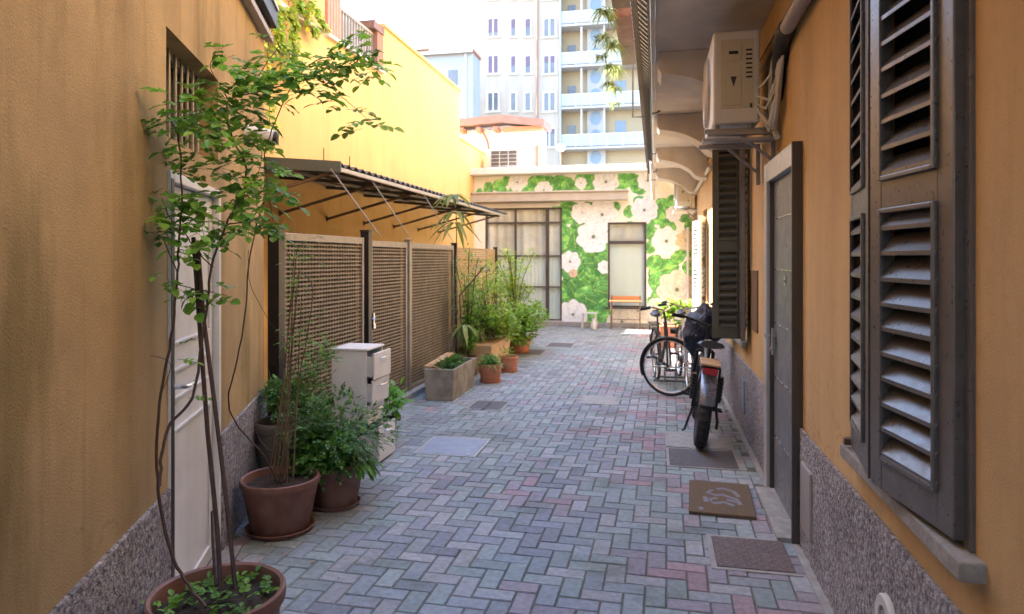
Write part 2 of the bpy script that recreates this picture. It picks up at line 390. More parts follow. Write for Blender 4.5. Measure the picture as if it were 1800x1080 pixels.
# near window sill
sb = MB(); sb.box(RU-.062, RU+.1, 1.895, 3.02, .79, .842)
build(sb, 'window_sill', M['stone'], rh, True, bevel=.006)
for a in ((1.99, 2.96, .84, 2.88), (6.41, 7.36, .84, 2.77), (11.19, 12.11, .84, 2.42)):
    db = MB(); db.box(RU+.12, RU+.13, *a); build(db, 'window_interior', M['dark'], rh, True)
jb = MB(); jb.box(RU-.012, RU+.05, 1.955, 1.999, .843, 2.9); jb.box(RU-.012, RU+.05, 2.941, 2.975, .843, 2.9)
build(jb, 'window_jamb', M['shutter'], rh, True, bevel=.003)
def shutter(hinge, direction, width, z0, z1, material, parent, mid=None, pitch=.082, label=None, closed=False):
    """louvred leaf: hinge point (u,v), direction (du,dv) of the leaf, outward side is to -x"""
    d = Vector((direction[0], direction[1], 0)).normalized(); n = Vector((-d.y, d.x, 0))
    if n.x > 0: n = -n     # outer face towards the alley
    o = Vector((hinge[0], hinge[1], 0)); T = .038
    def bx(mb, a0, a1, t0, t1, za, zb):
        vs = [o+d*a+n*t+Vector((0,0,z)) for z in (za, zb) for a, t in ((a0,t0),(a1,t0),(a1,t1),(a0,t1))]
        mb.add(vs, [(0,3,2,1),(4,5,6,7),(0,1,5,4),(1,2,6,5),(2,3,7,6),(3,0,4,7)])
    st = min(.075, width*.17); mid = mid or (z0+(z1-z0)*.47)
    fr = MB()
    bx(fr, 0, st, 0, T, z0, z1); bx(fr, width-st, width, 0, T, z0, z1)
    bx(fr, st, width-st, .001, T-.001, z0, z0+.10); bx(fr, st, width-st, .001, T-.001, z1-.09, z1)
    bx(fr, st, width-st, .001, T-.001, mid-.045, mid+.045)
    f = build(fr, 'shutter', material, parent, True, bevel=.003)
    if label: f['label'] = label
    bd = MB(); q = .014
    for za, zb in ((z0+.10, mid-.045), (mid+.045, z1-.09)):
        bx(bd, st-.001, st+q, T-.002, T+.012, za, zb); bx(bd, width-st-q, width-st+.001, T-.002, T+.012, za, zb)
        bx(bd, st+q, width-st-q, T-.002, T+.012, za-.001, za+q); bx(bd, st+q, width-st-q, T-.002, T+.012, zb-q, zb+.001)
    build(bd, 'bead', material, f, True, bevel=.003)
    sl_ = MB()
    for za, zb in ((z0+.10, mid-.045), (mid+.045, z1-.09)):
        k = max(1, round((zb-za)/pitch)); pp = (zb-za)/k
        for i in range(k):
            zc = za+(i+.5)*pp; dt, dz = .029, .030+ru(-.002, .002); th = .015
            c = .017
            vs = []
            for a in (st-.004, width-st+.004):
                for (t, z) in ((c+dt, zc-dz), (c+dt, zc-dz+th), (c-dt, zc+dz+th), (c-dt, zc+dz)):
                    vs.append(o+d*a+n*t+Vector((0,0,z)))
            sl_.add(vs, [(0,1,2,3),(7,6,5,4),(0,4,5,1),(1,5,6,2),(2,6,7,3),(3,7,4,0)])
    build(sl_, 'louvre_slats', material, f, True, bevel=.0025)
    if closed:
        bp = MB(); bx(bp, st, width-st, .004, .009, z0+.1, z1-.09); build(bp, 'backing', material, f, True)
    return f
shutter((RU-.002, 1.99), (-.07, .465), .468, .862, 2.84, M['shutter'], rh, mid=1.80, label='wide near leaf of grey louvred shutter, slightly ajar')
shutter((RU-.002, 2.945), (-.068, -.475), .476, .862, 2.84, M['shutter'], rh, mid=1.80, label='far leaf of grey louvred shutter, slightly ajar')
# open far leaves
shutter((.775, 6.43), (-.285, .02), .27, .875, 2.66, M['shutter_far'], rh, closed=True, pitch=.07, label='open shutter leaf standing out from the wall beside the dark door')
shutter((.790, 6.40), (-.04, -.30), .30, .89, 2.62, M['shutter'], rh, closed=True, pitch=.07)
shutter((.785, 11.2), (-.10, -.42), .43, .86, 2.25, M['shutter_sunlit'], rh, pitch=.07, label='pale sunlit shutter leaf far down the wall')
shutter((.785, 12.1), (-.10, .42), .43, .86, 2.25, M['shutter_sunlit'], rh, pitch=.07)
sb = MB(); sb.box(RU-.05, RU+.1, 6.36, 7.42, .80, .85); sb.box(RU-.05, RU+.1, 11.1, 12.2, .80, .85); build(sb, 'window_sill', M['stone'], rh, True, bevel=.005)
# hinge pins
hb = MB()
for z in (.93,): hb.tube([(.775, 6.46, z-.1), (.775, 6.46, z)], .012); hb.bar((.76, 3.0, .86), (.80, 3.0, .86), .02, .02); hb.bar((.74, 2.955, .865), (.80, 2.955, .865), .02, .025)
build(hb, 'hinge_pin', M['rust'], rh, True)
# door and frame
fb = MB(); F0, F1 = RU-.055, RU+.06
fb.box(F0, F1, 4.955, 5.075, 0.0, 2.25); fb.box(F0, F1, 4.076, 4.954, 2.12, 2.25)
dfr = build(fb, 'door_frame', M['frame_grey'], rh, True, bevel=.004)
fb = MB(); fb.box(F0-.002, F1, 4.045, 4.075, 0.0, 2.252); build(fb, 'frame_edge', M['frame_brown'], dfr, True, bevel=.003)
fb = MB(); fb.box(F0+.02, RU+.11, 4.93, 4.954, .03, 2.119); build(fb, 'door_stop', M['frame_brown'], dfr, True)
lb = MB(); lb.box(RU-.01, RU+.04, 4.08, 4.925, .03, 2.115)
leafd = build(lb, 'door', M['door_grey'], rh, True, bevel=.003)
lb = MB()
for z in (.40, .80, 1.16, 1.52, 1.86): lb.box(RU-.015, RU-.008, 4.10, 4.90, z, z+.007)
build(lb, 'groove_strip', M['steel'], leafd, True)
lb = MB(); lb.lathe([(0,0),(.024,0),(.024,.012),(.014,.02),(.0,.02)], n=16)
lb.v = [(RU-.012-z, 4.86+x, 1.08+y) for x, y, z in lb.v]; k0 = len(lb.v)
lb.tube([(RU-.05, 4.86, 1.08), (RU-.085, 4.86, 1.08), (RU-.088, 4.83, 1.08), (RU-.088, 4.74, 1.078)], .009)
lb.box(RU-.036, RU-.028, 4.84, 4.88, .95, 1.13)
lb.tube([(RU-.028, 4.86, .99), (RU-.05, 4.86, .99)], .014)
build(lb, 'door_handle', M['steel'], leafd, True, smooth=True)
lb = MB(); lb.tube([(RU-.01, 4.5, 1.46), (RU-.022, 4.5, 1.46)], .013, 12); lb.box(RU-.016, RU-.0105, 4.47, 4.53, 1.43, 1.49); build(lb, 'peephole', M['steel'], leafd, True)
tb = MB(); tb.box(RU-.13, RU-.001, 4.07, 4.953, .0, .028); build(tb, 'threshold', M['stone'], rh, True, bevel=.004)
# meter covers
cb_ = MB(); cb_.box(RU-.012, RU+.01, 5.72, 6.0, 1.0, 1.5); build(cb_, 'meter_cover', M['rust'], rh, True, bevel=.003)
cb_ = MB(); cb_.box(RU-.032, RU-.01, 3.72, 3.96, .14, .50); build(cb_, 'meter_cover', M['pipe_grey'], rh, True, bevel=.02)
cb_ = MB(); cb_.box(RU-.03, RU-.01, 6.4, 6.62, .2, .5); build(cb_, 'meter_cover', M['cover_steel'], rh, True, bevel=.005)
# round vent
vb = MB(); vb.lathe([(0,.006),(.05,.006),(.052,.02),(.085,.02),(.09,.014),(.09,0)], n=32)
vb.v = [(RU-.018-z, 2.56+x, .35+y) for x, y, z in vb.v]
vn = build(vb, 'vent_cover', M['white_plastic'], rh, True, smooth=True)
vb = MB()
for i in range(9):
    y = -.04+.01*i; hw = math.sqrt(max(0, .05**2-y*y)); vb.box(RU-.033, RU-.022, 2.56-hw, 2.56+hw, .35+y-.0025, .35+y+.0025)
build(vb, 'vent_slats', M['pipe_grey'], vn, True)
# soffit, corbels, fascia
zb = 3.35
sb = MB(); sb.box(0.0, RU-.001, -2.5, 15.8, zb, zb+.14); build(sb, 'balcony_slab', M['soffit'], rh, True, bevel=.006)
sb = MB(); sb.box(-.035, -.001, -2.5, 15.8, zb-.03, zb+.15); build(sb, 'fascia', M['soffit'], rh, True, bevel=.004)
prof = [(RU-.001, zb-.002), (.03, zb-.002), (.02, zb-.14), (.05, zb-.185), (.13, zb-.20), (.22, zb-.215), (.32, zb-.245), (.42, zb-.29), (.50, zb-.335), (.56, zb-.385), (.60, zb-.44), (.66, zb-.48), (RU-.001, zb-.50)]
for i in range(0, 6):
    v0 = 5.92+2.58*i
    if v0 > 15.6: break
    c_ = MB(); c_.prism([(p[0], p[1]) for p in prof], 1, v0, v0+.42) if False else c_.add([(p[0], v0, p[1]) for p in prof]+[(p[0], v0+.42, p[1]) for p in prof], [tuple(range(len(prof))), tuple(range(2*len(prof)-1, len(prof)-1, -1))]+[(k, k+len(prof), (k+1) % len(prof)+len(prof), (k+1) % len(prof)) for k in range(len(prof))])
    build(c_, 'corbel', M['soffit'], rh, True, bevel=.004)
# balcony railing with bellied bars
rb = MB(); v = 4.6
bell = [(-.05, 3.42), (-.13, 3.50), (-.185, 3.62), (-.18, 3.80), (-.12, 4.0), (-.08, 4.2), (-.07, 4.42)]
while v < 15.7:
    rb.tube([(u, v, z) for u, z in bell], .011, 5); v += .115
for u, z in ((-.05, 3.42), (-.185, 3.66), (-.07, 4.42)): rb.bar((u, 4.5, z), (u, 15.7, z), .02, .03)
for v in (8.2, 11.4, 13.8): rb.tube([(0.0, v, 3.42), (-.03, v+.05, 3.30), (.05, v, 3.33)], .014, 6)
build(rb, 'railing', M['black_metal'], rh, True)
rb = MB(); rb.tube([(-.29, 9.1, 4.4), (-.29, 9.1, 3.45), (-.01, 9.1, 3.45)], .013, 6); rb.tube([(-.29, 9.1, 4.4), (-.07, 9.1, 4.4)], .013, 6)
build(rb, 'bracket', M['black_metal'], rh, True); rb = MB(); rb.tube([(-.14, 13.4, 4.0), (-.14, 13.4, 3.1), (0, 13.4, 3.1)], .012, 6); rb.tube([(-.14, 13.4, 3.6), (0, 13.4, 3.6)], .012, 6)
build(rb, 'bracket', M['black_metal'], rh, True)
rb = MB(); rb.tube([(-.06, 13.3, 3.45), (-.05, 15.4, 3.1), (-.04, 15.5, 2.9)], .045, 10); build(rb, 'gutter_outlet', M['soffit'], rh, True, smooth=True)
# grey pipe along wall
rb = MB(); rb.tube([(.745, 1.4, 2.97), (.745, 3.0, 2.95), (.745, 4.22, 2.93)], .042, 14); build(rb, 'wall_pipe', M['pipe_grey'], rh, True, smooth=True)
rb = MB(); rb.tube([(.77, 10.2, 2.92), (.77, 14.2, 2.9)], .03, 10); build(rb, 'wall_pipe', M['white_plastic'], rh, True, smooth=True)

for k_, (za, zc_) in enumerate(((3.05, 3.0), (3.12, 3.1))):
    b = MB(); b.tube([(RU-.012, v_, za+(zc_-za)*(v_-3)/12+.012*math.sin(v_*2.3+k_)) for v_ in [3+.4*q for q in range(31)]], .006, 6); build(b, 'cable', M['tape'] if k_ else M['pipe_grey'], rh, True)
b = MB(); b.tube([(RU-.01, 6.08, 2.98), (RU-.012, 6.1, 2.2), (RU-.01, 6.07, 1.5)], .006, 6); build(b, 'cable', M['pipe_grey'], rh, True)
# hanging planters and spider plants outside the balcony
def spider(mb, c, n, ln, down=.5):
    for _ in range(n):
        a = ru(0, 6.28); e = ru(-.2, .9); d = Vector((math.cos(a)*math.cos(e), math.sin(a)*math.cos(e), math.sin(e)))
        p = Vector(c)+Vector((ru(-.05,.05), ru(-.05,.05), 0)); L_ = ln*ru(.6, 1.1); x = d.cross(Vector((0,0,1))).normalized()*.006
        pts = [p+d*L_*t+Vector((0,0,-down*L_*t*t*1.6)) for t in (0,.25,.5,.75,1)]
        ws = [.8, 1.2, 1.1, .8, .1]; cc = leafcol(.8, 1.4, .3)
        vs = []
        for q, w_ in zip(pts, ws): vs += [q-x*w_, q+x*w_]
        mb.add(vs, [(2*i, 2*i+1, 2*i+3, 2*i+2) for i in range(4)], cc)
labs = ['terracotta balcony box nearest the camera, high above the alley', 'grey-brown balcony box second from the camera', 'terracotta balcony box third along the railing, spider plant trailing', 'dark balcony box farthest along the railing']
for i, v0 in enumerate((5.0, 6.0, 7.0, 8.0)):
    t = thing('balcony_planter', labs[i], 'planter', (-.32, v0+.4, 4.05), 0, 'planters hung on the balcony railing')
    b = MB(); b.add([(-.09,-.38,0),(.09,-.38,0),(.09,.38,0),(-.09,.38,0),(-.12,-.42,.2),(.12,-.42,.2),(.12,.42,.2),(-.12,.42,.2)], [(0,3,2,1),(0,1,5,4),(1,2,6,5),(2,3,7,6),(3,0,4,7),(4,5,6,7)])
    build(b, 'box', [M['terracotta'], M['grey_pot'], M['terracotta'], M['grey_pot']][i], t, bevel=.008)
    b = MB(); spider(b, (0,0,.2), 120, .26)
    if i in (1, 2, 3):
        b2 = Vector((-.16, .1, -.12)); spider(b, b2, 90, .17); spider(b, b2+Vector((-.02, .05, -.22)), 60, .13); spider(b, b2+Vector((-.02, 0, -.42)), 40, .10)
    build(b, 'foliage', M['leaf_pale'], t, recalc=False)

# ------------------------------------------------------------------ near left house
A = Vector((-.8877, -.1864)); dl = Vector((-.3833, .9414)).normalized()
ang = math.atan2(dl.y, dl.x)
lh = thing('house', 'weathered ochre house at left with white door and barred window', 'house', (A.x, A.y, 0), ang)
# local: x along the wall away from the camera, -y into the alley
b = MB(); LH = [(2.855, 3.725, 0, 1.965), (2.836, 3.70, 2.10, 2.55)]
LEN = 5.07
wall_cells(b, -2.5, LEN, 0, 3.26, LH, 0, .3); b.box(-2.5, LEN, .31, 3.5, 0, 3.26)
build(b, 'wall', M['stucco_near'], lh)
b = MB(); b.box(-2.5, LEN-.3, .25, 3.4, 3.27, 7.2); build(b, 'sun_blocking_upper_wall', M['stucco_near'], lh)  # unseen storey above the eave, added to block sun from the alley
b = MB(); b.box(-2.5, 2.845, -.018, -.001, 0, .655); b.box(3.735, LEN, -.018, -.001, 0, .655); build(b, 'plinth', M['plinth'], lh, bevel=.004)
b = MB(); b.box(-2.5, LEN+.05, -.06, -.002, 3.19, 3.235); build(b, 'gutter', M['pipe_grey'], lh, bevel=.004)
b = MB(); b.box(-2.5, LEN+.06, -.035, .3, 3.236, 3.30); b.box(-2.5, LEN+.07, -.085, .3, 3.301, 3.42); build(b, 'roof_edge', M['black_metal'], lh, bevel=.006)
b = MB(); b.box(-2.5, LEN+.05, -.10, .3, 3.421, 3.45); build(b, 'roof_trim', M['galv'], lh, bevel=.003)
# window
b = MB(); y0 = .10
b.box(2.837, 3.699, y0, y0+.04, 2.101, 2.13); b.box(2.837, 3.699, y0, y0+.04, 2.52, 2.549); b.box(2.837, 2.865, y0, y0+.04, 2.131, 2.519); b.box(3.671, 3.699, y0, y0+.04, 2.131, 2.519)
wn = build(b, 'window', M['fence_frame'], lh, bevel=.003)
b = MB()
for i in range(8): b.tube([(2.95+.095*i, y0-.02, 2.11), (2.95+.095*i, y0-.02, 2.545)], .008, 6)
build(b, 'bars', M['galv'], wn)
b = MB(); b.box(2.84, 3.70, y0+.05, y0+.06, 2.1, 2.55); build(b, 'pane', M['dark'], wn)
# door
b = MB(); b.box(2.858, 2.90, -.012, .05, 0, 1.962); b.box(3.68, 3.722, -.012, .05, 0, 1.962); b.box(2.901, 3.679, -.012, .05, 1.92, 1.962); build(b, 'door_frame', M['white_paint'], lh, bevel=.004)
b = MB(); b.box(2.908, 3.674, .022, .06, .02, 1.914)
dr = build(b, 'door', M['white_paint'], lh, bevel=.003)
b = MB()
for z0_, z1_ in ((.10, .86), (.98, 1.12), (1.22, 1.84)):
    x0_, x1_ = 2.99, 3.60
    for a in ((x0_, x1_, z0_, z0_+.018), (x0_, x1_, z1_-.018, z1_), (x0_, x0_+.018, z0_+.018, z1_-.018), (x1_-.018, x1_, z0_+.018, z1_-.018)):
        b.box(a[0], a[1], .010, .0225, a[2], a[3])
build(b, 'moulding', M['white_paint'], dr, bevel=.004)
b = MB(); b.box(2.94, 2.975, .006, .0215, .93, 1.10); b.tube([(2.957, .01, 1.05), (2.957, -.045, 1.05), (2.975, -.05, 1.05), (3.07, -.048, 1.052)], .0095, 10)
build(b, 'door_handle', M['steel'], dr, smooth=True)
b = MB(); b.box(2.861, 2.899, -.0145, -.0125, 0.0, 1.93); b.box(2.901, 2.9075, .03, .05, 0, 1.914); build(b, 'door_seal', M['black_metal'], lh)
b = MB(); b.box(2.80, 3.80, -.10, .02, -.004, .022); build(b, 'threshold', M['stone'], lh, bevel=.006)
b = MB(); b.tube([(3.60, 0, 1.55), (3.60, .02, 1.55)], .01); 
# flue
b = MB(); b.tube([(4.42, 0, 2.40), (4.42, -.17, 2.37)], .05, 18); fl = build(b, 'flue_pipe', M['white_plastic'], lh, smooth=True)
b = MB(); b.tube([(4.42, -.171, 2.37), (4.42, -.19, 2.366)], .045, 18)
for i in range(5): b.tube([(4.38+.02*i, -.193, 2.33), (4.38+.02*i, -.193, 2.40)], .004, 5)
build(b, 'flue_grille', M['black_metal'], fl)

# ------------------------------------------------------------------ yellow house behind the shelter
YU = -4.3
yh = thing('house', 'yellow stuccoed house with long blank wall rising in steps behind the canopy', 'house', (YU, 8, 0))
b = MB()
b.box(YU-3, YU, 3.2, 10.35, 0, 4.55)
b.box(YU-.35, YU, 10.351, 14.75, 0, 5.33); b.box(YU-.35, YU, 14.751, 17.4, 0, 4.26)
b.box(YU-3, YU-.351, 10.351, 17.4, 0, 4.0)
build(b, 'wall', M['stucco_yellow'], yh, True)
b = MB(); wall_cells(b, 3.2, 8.37, 4.551, 9.5, [(6.9, 7.98, 4.6, 6.0)], YU-.3, YU, 'y'); b.box(YU-3, YU-.31, 3.2, 8.37, 4.551, 9.5); build(b, 'sun_blocking_upper_wall', M['stucco_yellow'], yh, True)
b = MB(); b.box(YU-3, YU-1.75, 8.371, 10.3, 4.551, 9.5); build(b, 'rear_sun_block', M['stucco_yellow'], yh, True)  # hidden block added to keep sun off the nearer right wall and paving
b = MB(); b.box(YU-.38, YU+.04, 10.33, 14.80, 5.331, 5.39); b.box(YU-.38, YU+.04, 14.81, 17.4, 4.261, 4.32); build(b, 'coping', M['stucco_yellow'], yh, True, bevel=.01)
b = MB(); b.box(YU-.02, YU+.09, 6.7, 8.15, 4.50, 4.56); build(b, 'window_sill', M['slab'], yh, True, bevel=.006)
b = MB(); b.box(YU-.04, YU+.06, 8.38, 10.3, 4.551, 4.60); build(b, 'terrace_coping', M['slab'], yh, True, bevel=.006)
b = MB()
for i in range(5): b.box(YU-.02, YU+.03, 8.40+.082*i, 8.40+.082*i+.07, 4.62, 6.3)
build(b, 'slatted_panel', M['pink'], yh, True, bevel=.004)
b = MB(); b.box(YU-.2, YU+.01, 10.1, 10.34, 4.605, 5.18); build(b, 'pillar', M['pillar'], yh, True)
b = MB(); b.box(YU-.9, YU+.03, 9.92, 10.34, 5.181, 5.30); build(b, 'pillar_roof', M['rooftile_b'], yh, True)
b = MB()
for i in range(14): b.box(YU-.10, YU-.07, 8.86+.095*i, 8.86+.095*i+.03, 4.62, 5.12)
b.bar((YU-.085, 8.8, 5.14), (YU-.085, 10.1, 5.14), .05, .04); b.tube([(YU-.02, 8.8, 5.75), (YU-.02, 10.1, 5.35)], .012)
build(b, 'railing', M['greyblue'], yh, True)
# shed-like dark soffit none

# ------------------------------------------------------------------ shelter canopy
cn = thing('canopy', 'dark corrugated sheet canopy on wall struts above the lattice fence', 'canopy', (-3.6, 9.9, 2.1))
CF, CB_ = -3.0, -4.29; V0, V1 = 6.12, 13.75
def cz(u): return 2.475+(CF-u)*.085
b = MB(); nv = 420; us = [CF+.02, -3.4, -3.85, CB_]
vs = []; 
for i in range(nv+1):
    v = V0+(V1-V0)*i/nv; ww = .018*math.sin(v*2*math.pi/.165)
    for u in us: vs.append((u, v, cz(u)+ww+.035))
for i in range(nv+1):
    v = V0+(V1-V0)*i/nv; ww = .018*math.sin(v*2*math.pi/.165)
    for u in us: vs.append((u, v, cz(u)+ww+.029))
k = 4; o2 = (nv+1)*k
fs = [(i*k+j, i*k+j+1, (i+1)*k+j+1, (i+1)*k+j) for i in range(nv) for j in range(3)]
fs += [(o2+i*k+j, o2+(i+1)*k+j, o2+(i+1)*k+j+1, o2+i*k+j+1) for i in range(nv) for j in range(3)]
fs += [(i*k, (i+1)*k, o2+(i+1)*k, o2+i*k) for i in range(nv)]
fs += [(j, o2+j, o2+j+1, j+1) for j in range(3)]
b.add(vs, fs); build(b, 'roof_sheet', M['canopy'], cn, True, smooth=True, recalc=False)
b = MB(); b.box(CF-.02, CF+.015, V0, V1, cz(CF)-.035, cz(CF)+.005); build(b, 'front_bar', M['galv'], cn, True, bevel=.003)
for u in (-3.42, -3.85, -4.2):
    b = MB(); b.box(u-.02, u+.02, V0+.05, V1, cz(u)-.025, cz(u)+.008); build(b, 'purlin', M['galv'], cn, True, bevel=.003)
b = MB(); b.add([(CF+.03, V0-.02, cz(CF)-.05), (CB_, V0-.02, cz(CB_)-.05), (CB_, V0-.02, cz(CB_)+.06), (CF+.03, V0-.02, cz(CF)+.06), (CF+.03, V0, cz(CF)-.05), (CB_, V0, cz(CB_)-.05), (CB_, V0, cz(CB_)+.06), (CF+.03, V0, cz(CF)+.06)], [(0,1,2,3),(7,6,5,4),(0,4,5,1),(1,5,6,2),(2,6,7,3),(3,7,4,0)])
build(b, 'end_flashing', M['canopy_green'], cn, True)
for v in (6.18, 7.25, 8.42, 9.6, 10.8, 12.0, 13.2):
    b = MB(); b.bar((YU+.005, v, 2.12), (-3.05, v, cz(-3.05)-.03), .03, .03); b.box(YU+.002, YU+.012, v-.02, v+.02, 2.09, 2.16); build(b, 'strut', M['rust'], cn, True)
    b = MB(); b.bar((YU+.01, v, cz(YU)-.045), (-3.03, v, cz(-3.03)-.045), .035, .035); build(b, 'rafter', M['canopy'], cn, True)
for v, fv in ((6.25, 6.66), (7.2, 7.55), (8.9, 9.30)):
    b = MB(); b.tube([(-3.02, v-.25, cz(-3.02)-.03), (-2.80, fv, 1.83)], .006, 6); build(b, 'stay_rod', M['galv'], cn, True)
b = MB()
for v in (6.4, 7.0): b.tube([(-3.3, v, 2.5), (-3.3, v, 2.72)], .005, 5)
build(b, 'aerial_pin', M['black_metal'], cn, True)

# ------------------------------------------------------------------ lattice fence
fe = thing('fence', 'lattice fence in metal frames with black posts, enclosing the space under the canopy', 'fence', (-2.79, 8, 0))
FU = -2.79; FZ = 1.80
def lattice(v0, v1, z0, z1, name='lattice_panel', parent=fe, frame=True, fm=M['fence_frame']):
    b = MB(); z = z0+.02
    while z < z1-.01:
        b.box(FU-.006, FU+.004, v0+.03, v1-.03, z, z+.0155); z += .036
    v = v0+.04
    while v < v1-.02:
        b.box(FU-.013, FU-.0065, v, v+.016, z0+.01, z1-.01); v += .052
    p = build(b, name, M['lattice'], parent, True)
    if v0 < 8:
        k_ = MB(); k_.box(FU-.05, FU-.045, v0+.03, v1-.03, z0, z1); build(k_, 'hole_shade_sheet', M['hole_shade'], p, True)  # dark sheet added so the lattice holes look shaded
    f = MB()
    f.box(FU-.02, FU+.02, v0, v0+.04, z0, z1+.06); f.box(FU-.02, FU+.02, v1-.04, v1, z0, z1+.06)
    f.box(FU-.019, FU+.019, v0+.041, v1-.041, z1-.005, z1+.055); f.box(FU-.019, FU+.019, v0+.041, v1-.041, z0-.02, z0+.02)
    build(f, 'panel_frame', fm, p, True, bevel=.003)
    return p
def post(v, w_=.06, m='black_metal', z=1.86):
    b = MB(); b.box(FU-w_/2, FU+w_/2+.003, v-w_/2, v+w_/2, 0, z); b.box(FU-w_/2-.006, FU+w_/2+.008, v-w_/2-.006, v+w_/2+.006, z+.001, z+.016)
    build(b, 'post', M[m], fe, True, bevel=.003)
post(4.66, .09, z=1.82)
lattice(4.72, 6.20, .10, 1.74)
post(6.29, .085, z=1.86)
gt = lattice(6.36, 7.38, .08, 1.72, 'gate')
b = MB(); b.box(FU+.02, FU+.045, 6.37, 6.40, .93, 1.05); b.tube([(FU+.05, 6.40, 1.0), (FU+.065, 6.36, 1.0), (FU+.05, 6.33, .99)], .009); b.box(FU+.035, FU+.06, 6.34, 6.39, .90, .95)
build(b, 'latch', M['steel'], gt, True)
post(7.45, .06, 'fence_frame', 1.80)
lattice(7.50, 9.22, .10, 1.72)
post(9.30, .07, z=1.80)
b = MB(); z = .1
while z < 1.76:
    b.tube([(FU+ru(-.004,.004), 9.36, z), (FU+ru(-.01,.01), 10.4, z+ru(-.004,.004)), (FU, 11.8, z)], .008, 5, ); z += .0165
build(b, 'reed_panel', M['reed'], fe, True)
post(11.84, .06, z=1.78)
b = MB(); b.box(FU-.07, FU+.09, 4.55, 11.9, -.02, .07); build(b, 'kerb', M['cement'], fe, True, bevel=.012)

# ------------------------------------------------------------------ mural building
MV = 16.0
mh = thing('building', 'single storey building across the alley end with white rose mural', 'building', (-1.7, MV, 0))
GD = (-4.02, -2.155, .12, 2.80); WN = (-1.085, -.20, .46, 2.43)
b = MB(); wall_cells(b, -4.8, 1.6, 0, 3.57, [GD, WN], MV, MV+.25); b.box(-4.8, 1.6, MV+.45, MV+5, 0, 3.57)
build(b, 'wall', M['white_wall'], mh, True)
# mural painted on the wall: a fine sheet carrying the painted colours
def rgb(*a): return np.array(L(*a)[:3])
cu = lambda X: -2.154+((X/3.6+830)-988)*.01317
czm = lambda Y: 2.42-((Y/3.6+290)-392)*.01315
NX, NZ = 420, 280; U0, U1, Z0, Z1 = -4.3, .80, .10, 3.56
uu, zz = np.meshgrid(np.linspace(U0, U1, NX), np.linspace(Z0, Z1, NZ))
rs = np.random.RandomState(5)
def smooth_noise(cells):
    gx = int((U1-U0)*cells)+3; gz = int((Z1-Z0)*cells)+3; gr = rs.rand(gz, gx)
    fx = (uu-U0)*cells; fz = (zz-Z0)*cells; ix = fx.astype(int); iz = fz.astype(int); tx = fx-ix; tz = fz-iz
    tx = tx*tx*(3-2*tx); tz = tz*tz*(3-2*tz)
    return (gr[iz, ix]*(1-tx)+gr[iz, ix+1]*tx)*(1-tz)+(gr[iz+1, ix]*(1-tx)+gr[iz+1, ix+1]*tx)*tz
n1, n2, n3, n4 = smooth_noise(2.5), smooth_noise(6), smooth_noise(14), smooth_noise(28)
img = np.zeros((NZ, NX, 3)); img[:] = rgb(236, 230, 216)
def lay(mask, colr): 
    m_ = np.clip(mask, 0, 1)[..., None]; img[:] = img*(1-m_)+colr*m_
wob = (n2-.5)*.22+(n3-.5)*.10
def green_leaf(X, Y, r, rot=0, tone=0, asp=.8):
    cx, cy, rr = cu(X), czm(Y), r/3.6*.01317
    dx, dz = uu-cx, zz-cy; a, bq = dx*math.cos(rot)+dz*math.sin(rot), -dx*math.sin(rot)+dz*math.cos(rot)
    d = np.sqrt((a/rr)**2+(bq/(rr*asp))**2)+wob*1.2
    m_ = np.clip((1-d)/.05, 0, 1)
    base = rgb(86, 150, 78)*(1+.25*tone); vein = np.abs(np.sin((np.abs(bq)*26-a*16)+n2*3)) < .22
    mid = np.abs(bq) < rr*.035
    c = np.broadcast_to(base, img.shape).copy()*(.5+1.0*n2*n1+.5*n3+.25*n4)[..., None]+rgb(160, 180, 80)*np.clip(n3*1.6-1.1+tone*.5, 0, .35)[..., None]
    c[vein] = c[vein]*.9+rgb(140, 190, 80)*.10
    c[mid] = c[mid]*.4+rgb(170, 205, 110)*.6
    ed = (d > .90) & (d < 1); c[ed] = c[ed]*.5; lit = (d > .72) & (d < .9); c[lit] = c[lit]*1.25
    m3 = m_[..., None]; img[:] = img*(1-m3)+c*m3
def rose(X, Y, r, core=True, tint=(246, 251, 255)):
    cx, cy, rr = cu(X), czm(Y), r/3.6*.01317
    dx, dz = uu-cx, zz-cy; th = np.arctan2(dz, dx); d = np.sqrt(dx*dx+dz*dz)/rr+wob*.25
    base = rgb(*tint)
    for k, q in enumerate((1.0, .80, .62, .46, .32, .20)):
        npet = 7-k if k < 4 else 3
        edge = q*(1+.07*np.abs(np.sin(th*npet/2+X*1.3+k*1.7))*2-.07+.03*np.sin(th*9+Y+k))
        t = d/edge
        m3 = np.clip((1-t)/.04, 0, 1)[..., None]
        shade = (.52+.46*np.clip((t-.5)/.45, 0, 1))*(1-.16*np.clip(np.cos(th*npet+X+k), 0, 1)*(t > .6))
        shade = np.where((t > .95) & (t < 1), shade*.66, shade)
        img[:] = img*(1-m3)+(base*shade[..., None])*m3
    if core:
        m3 = (np.clip((.11-d)/.03, 0, 1)*.9)[..., None]; img[:] = img*(1-m3)+rgb(80, 100, 70)*m3
# upper band
for a in ((80,135,45,1.3),(155,110,50,.3),(175,150,40,2),(250,165,45,0),(345,150,50,.4),(400,95,60,0),(480,85,40,0),(560,120,80,.5),(610,130,70,2),(700,95,65,.2),(745,135,45,.8),(960,100,70,.9),(1010,100,50,.4),(1040,150,40,0),(20,150,25,1),(300,170,50,.2),(520,160,50,.3),(655,150,45,1),(780,80,45,1),(940,150,45,1),(1070,160,40,.2),(200,85,40,.5),(430,85,40,.5)):
    green_leaf(a[0], a[1], a[2], a[3], ru(-.3, .6))
for a in ((275,95,60),(450,150,58),(690,110,38),(850,105,82),(1110,105,62)): rose(*a)
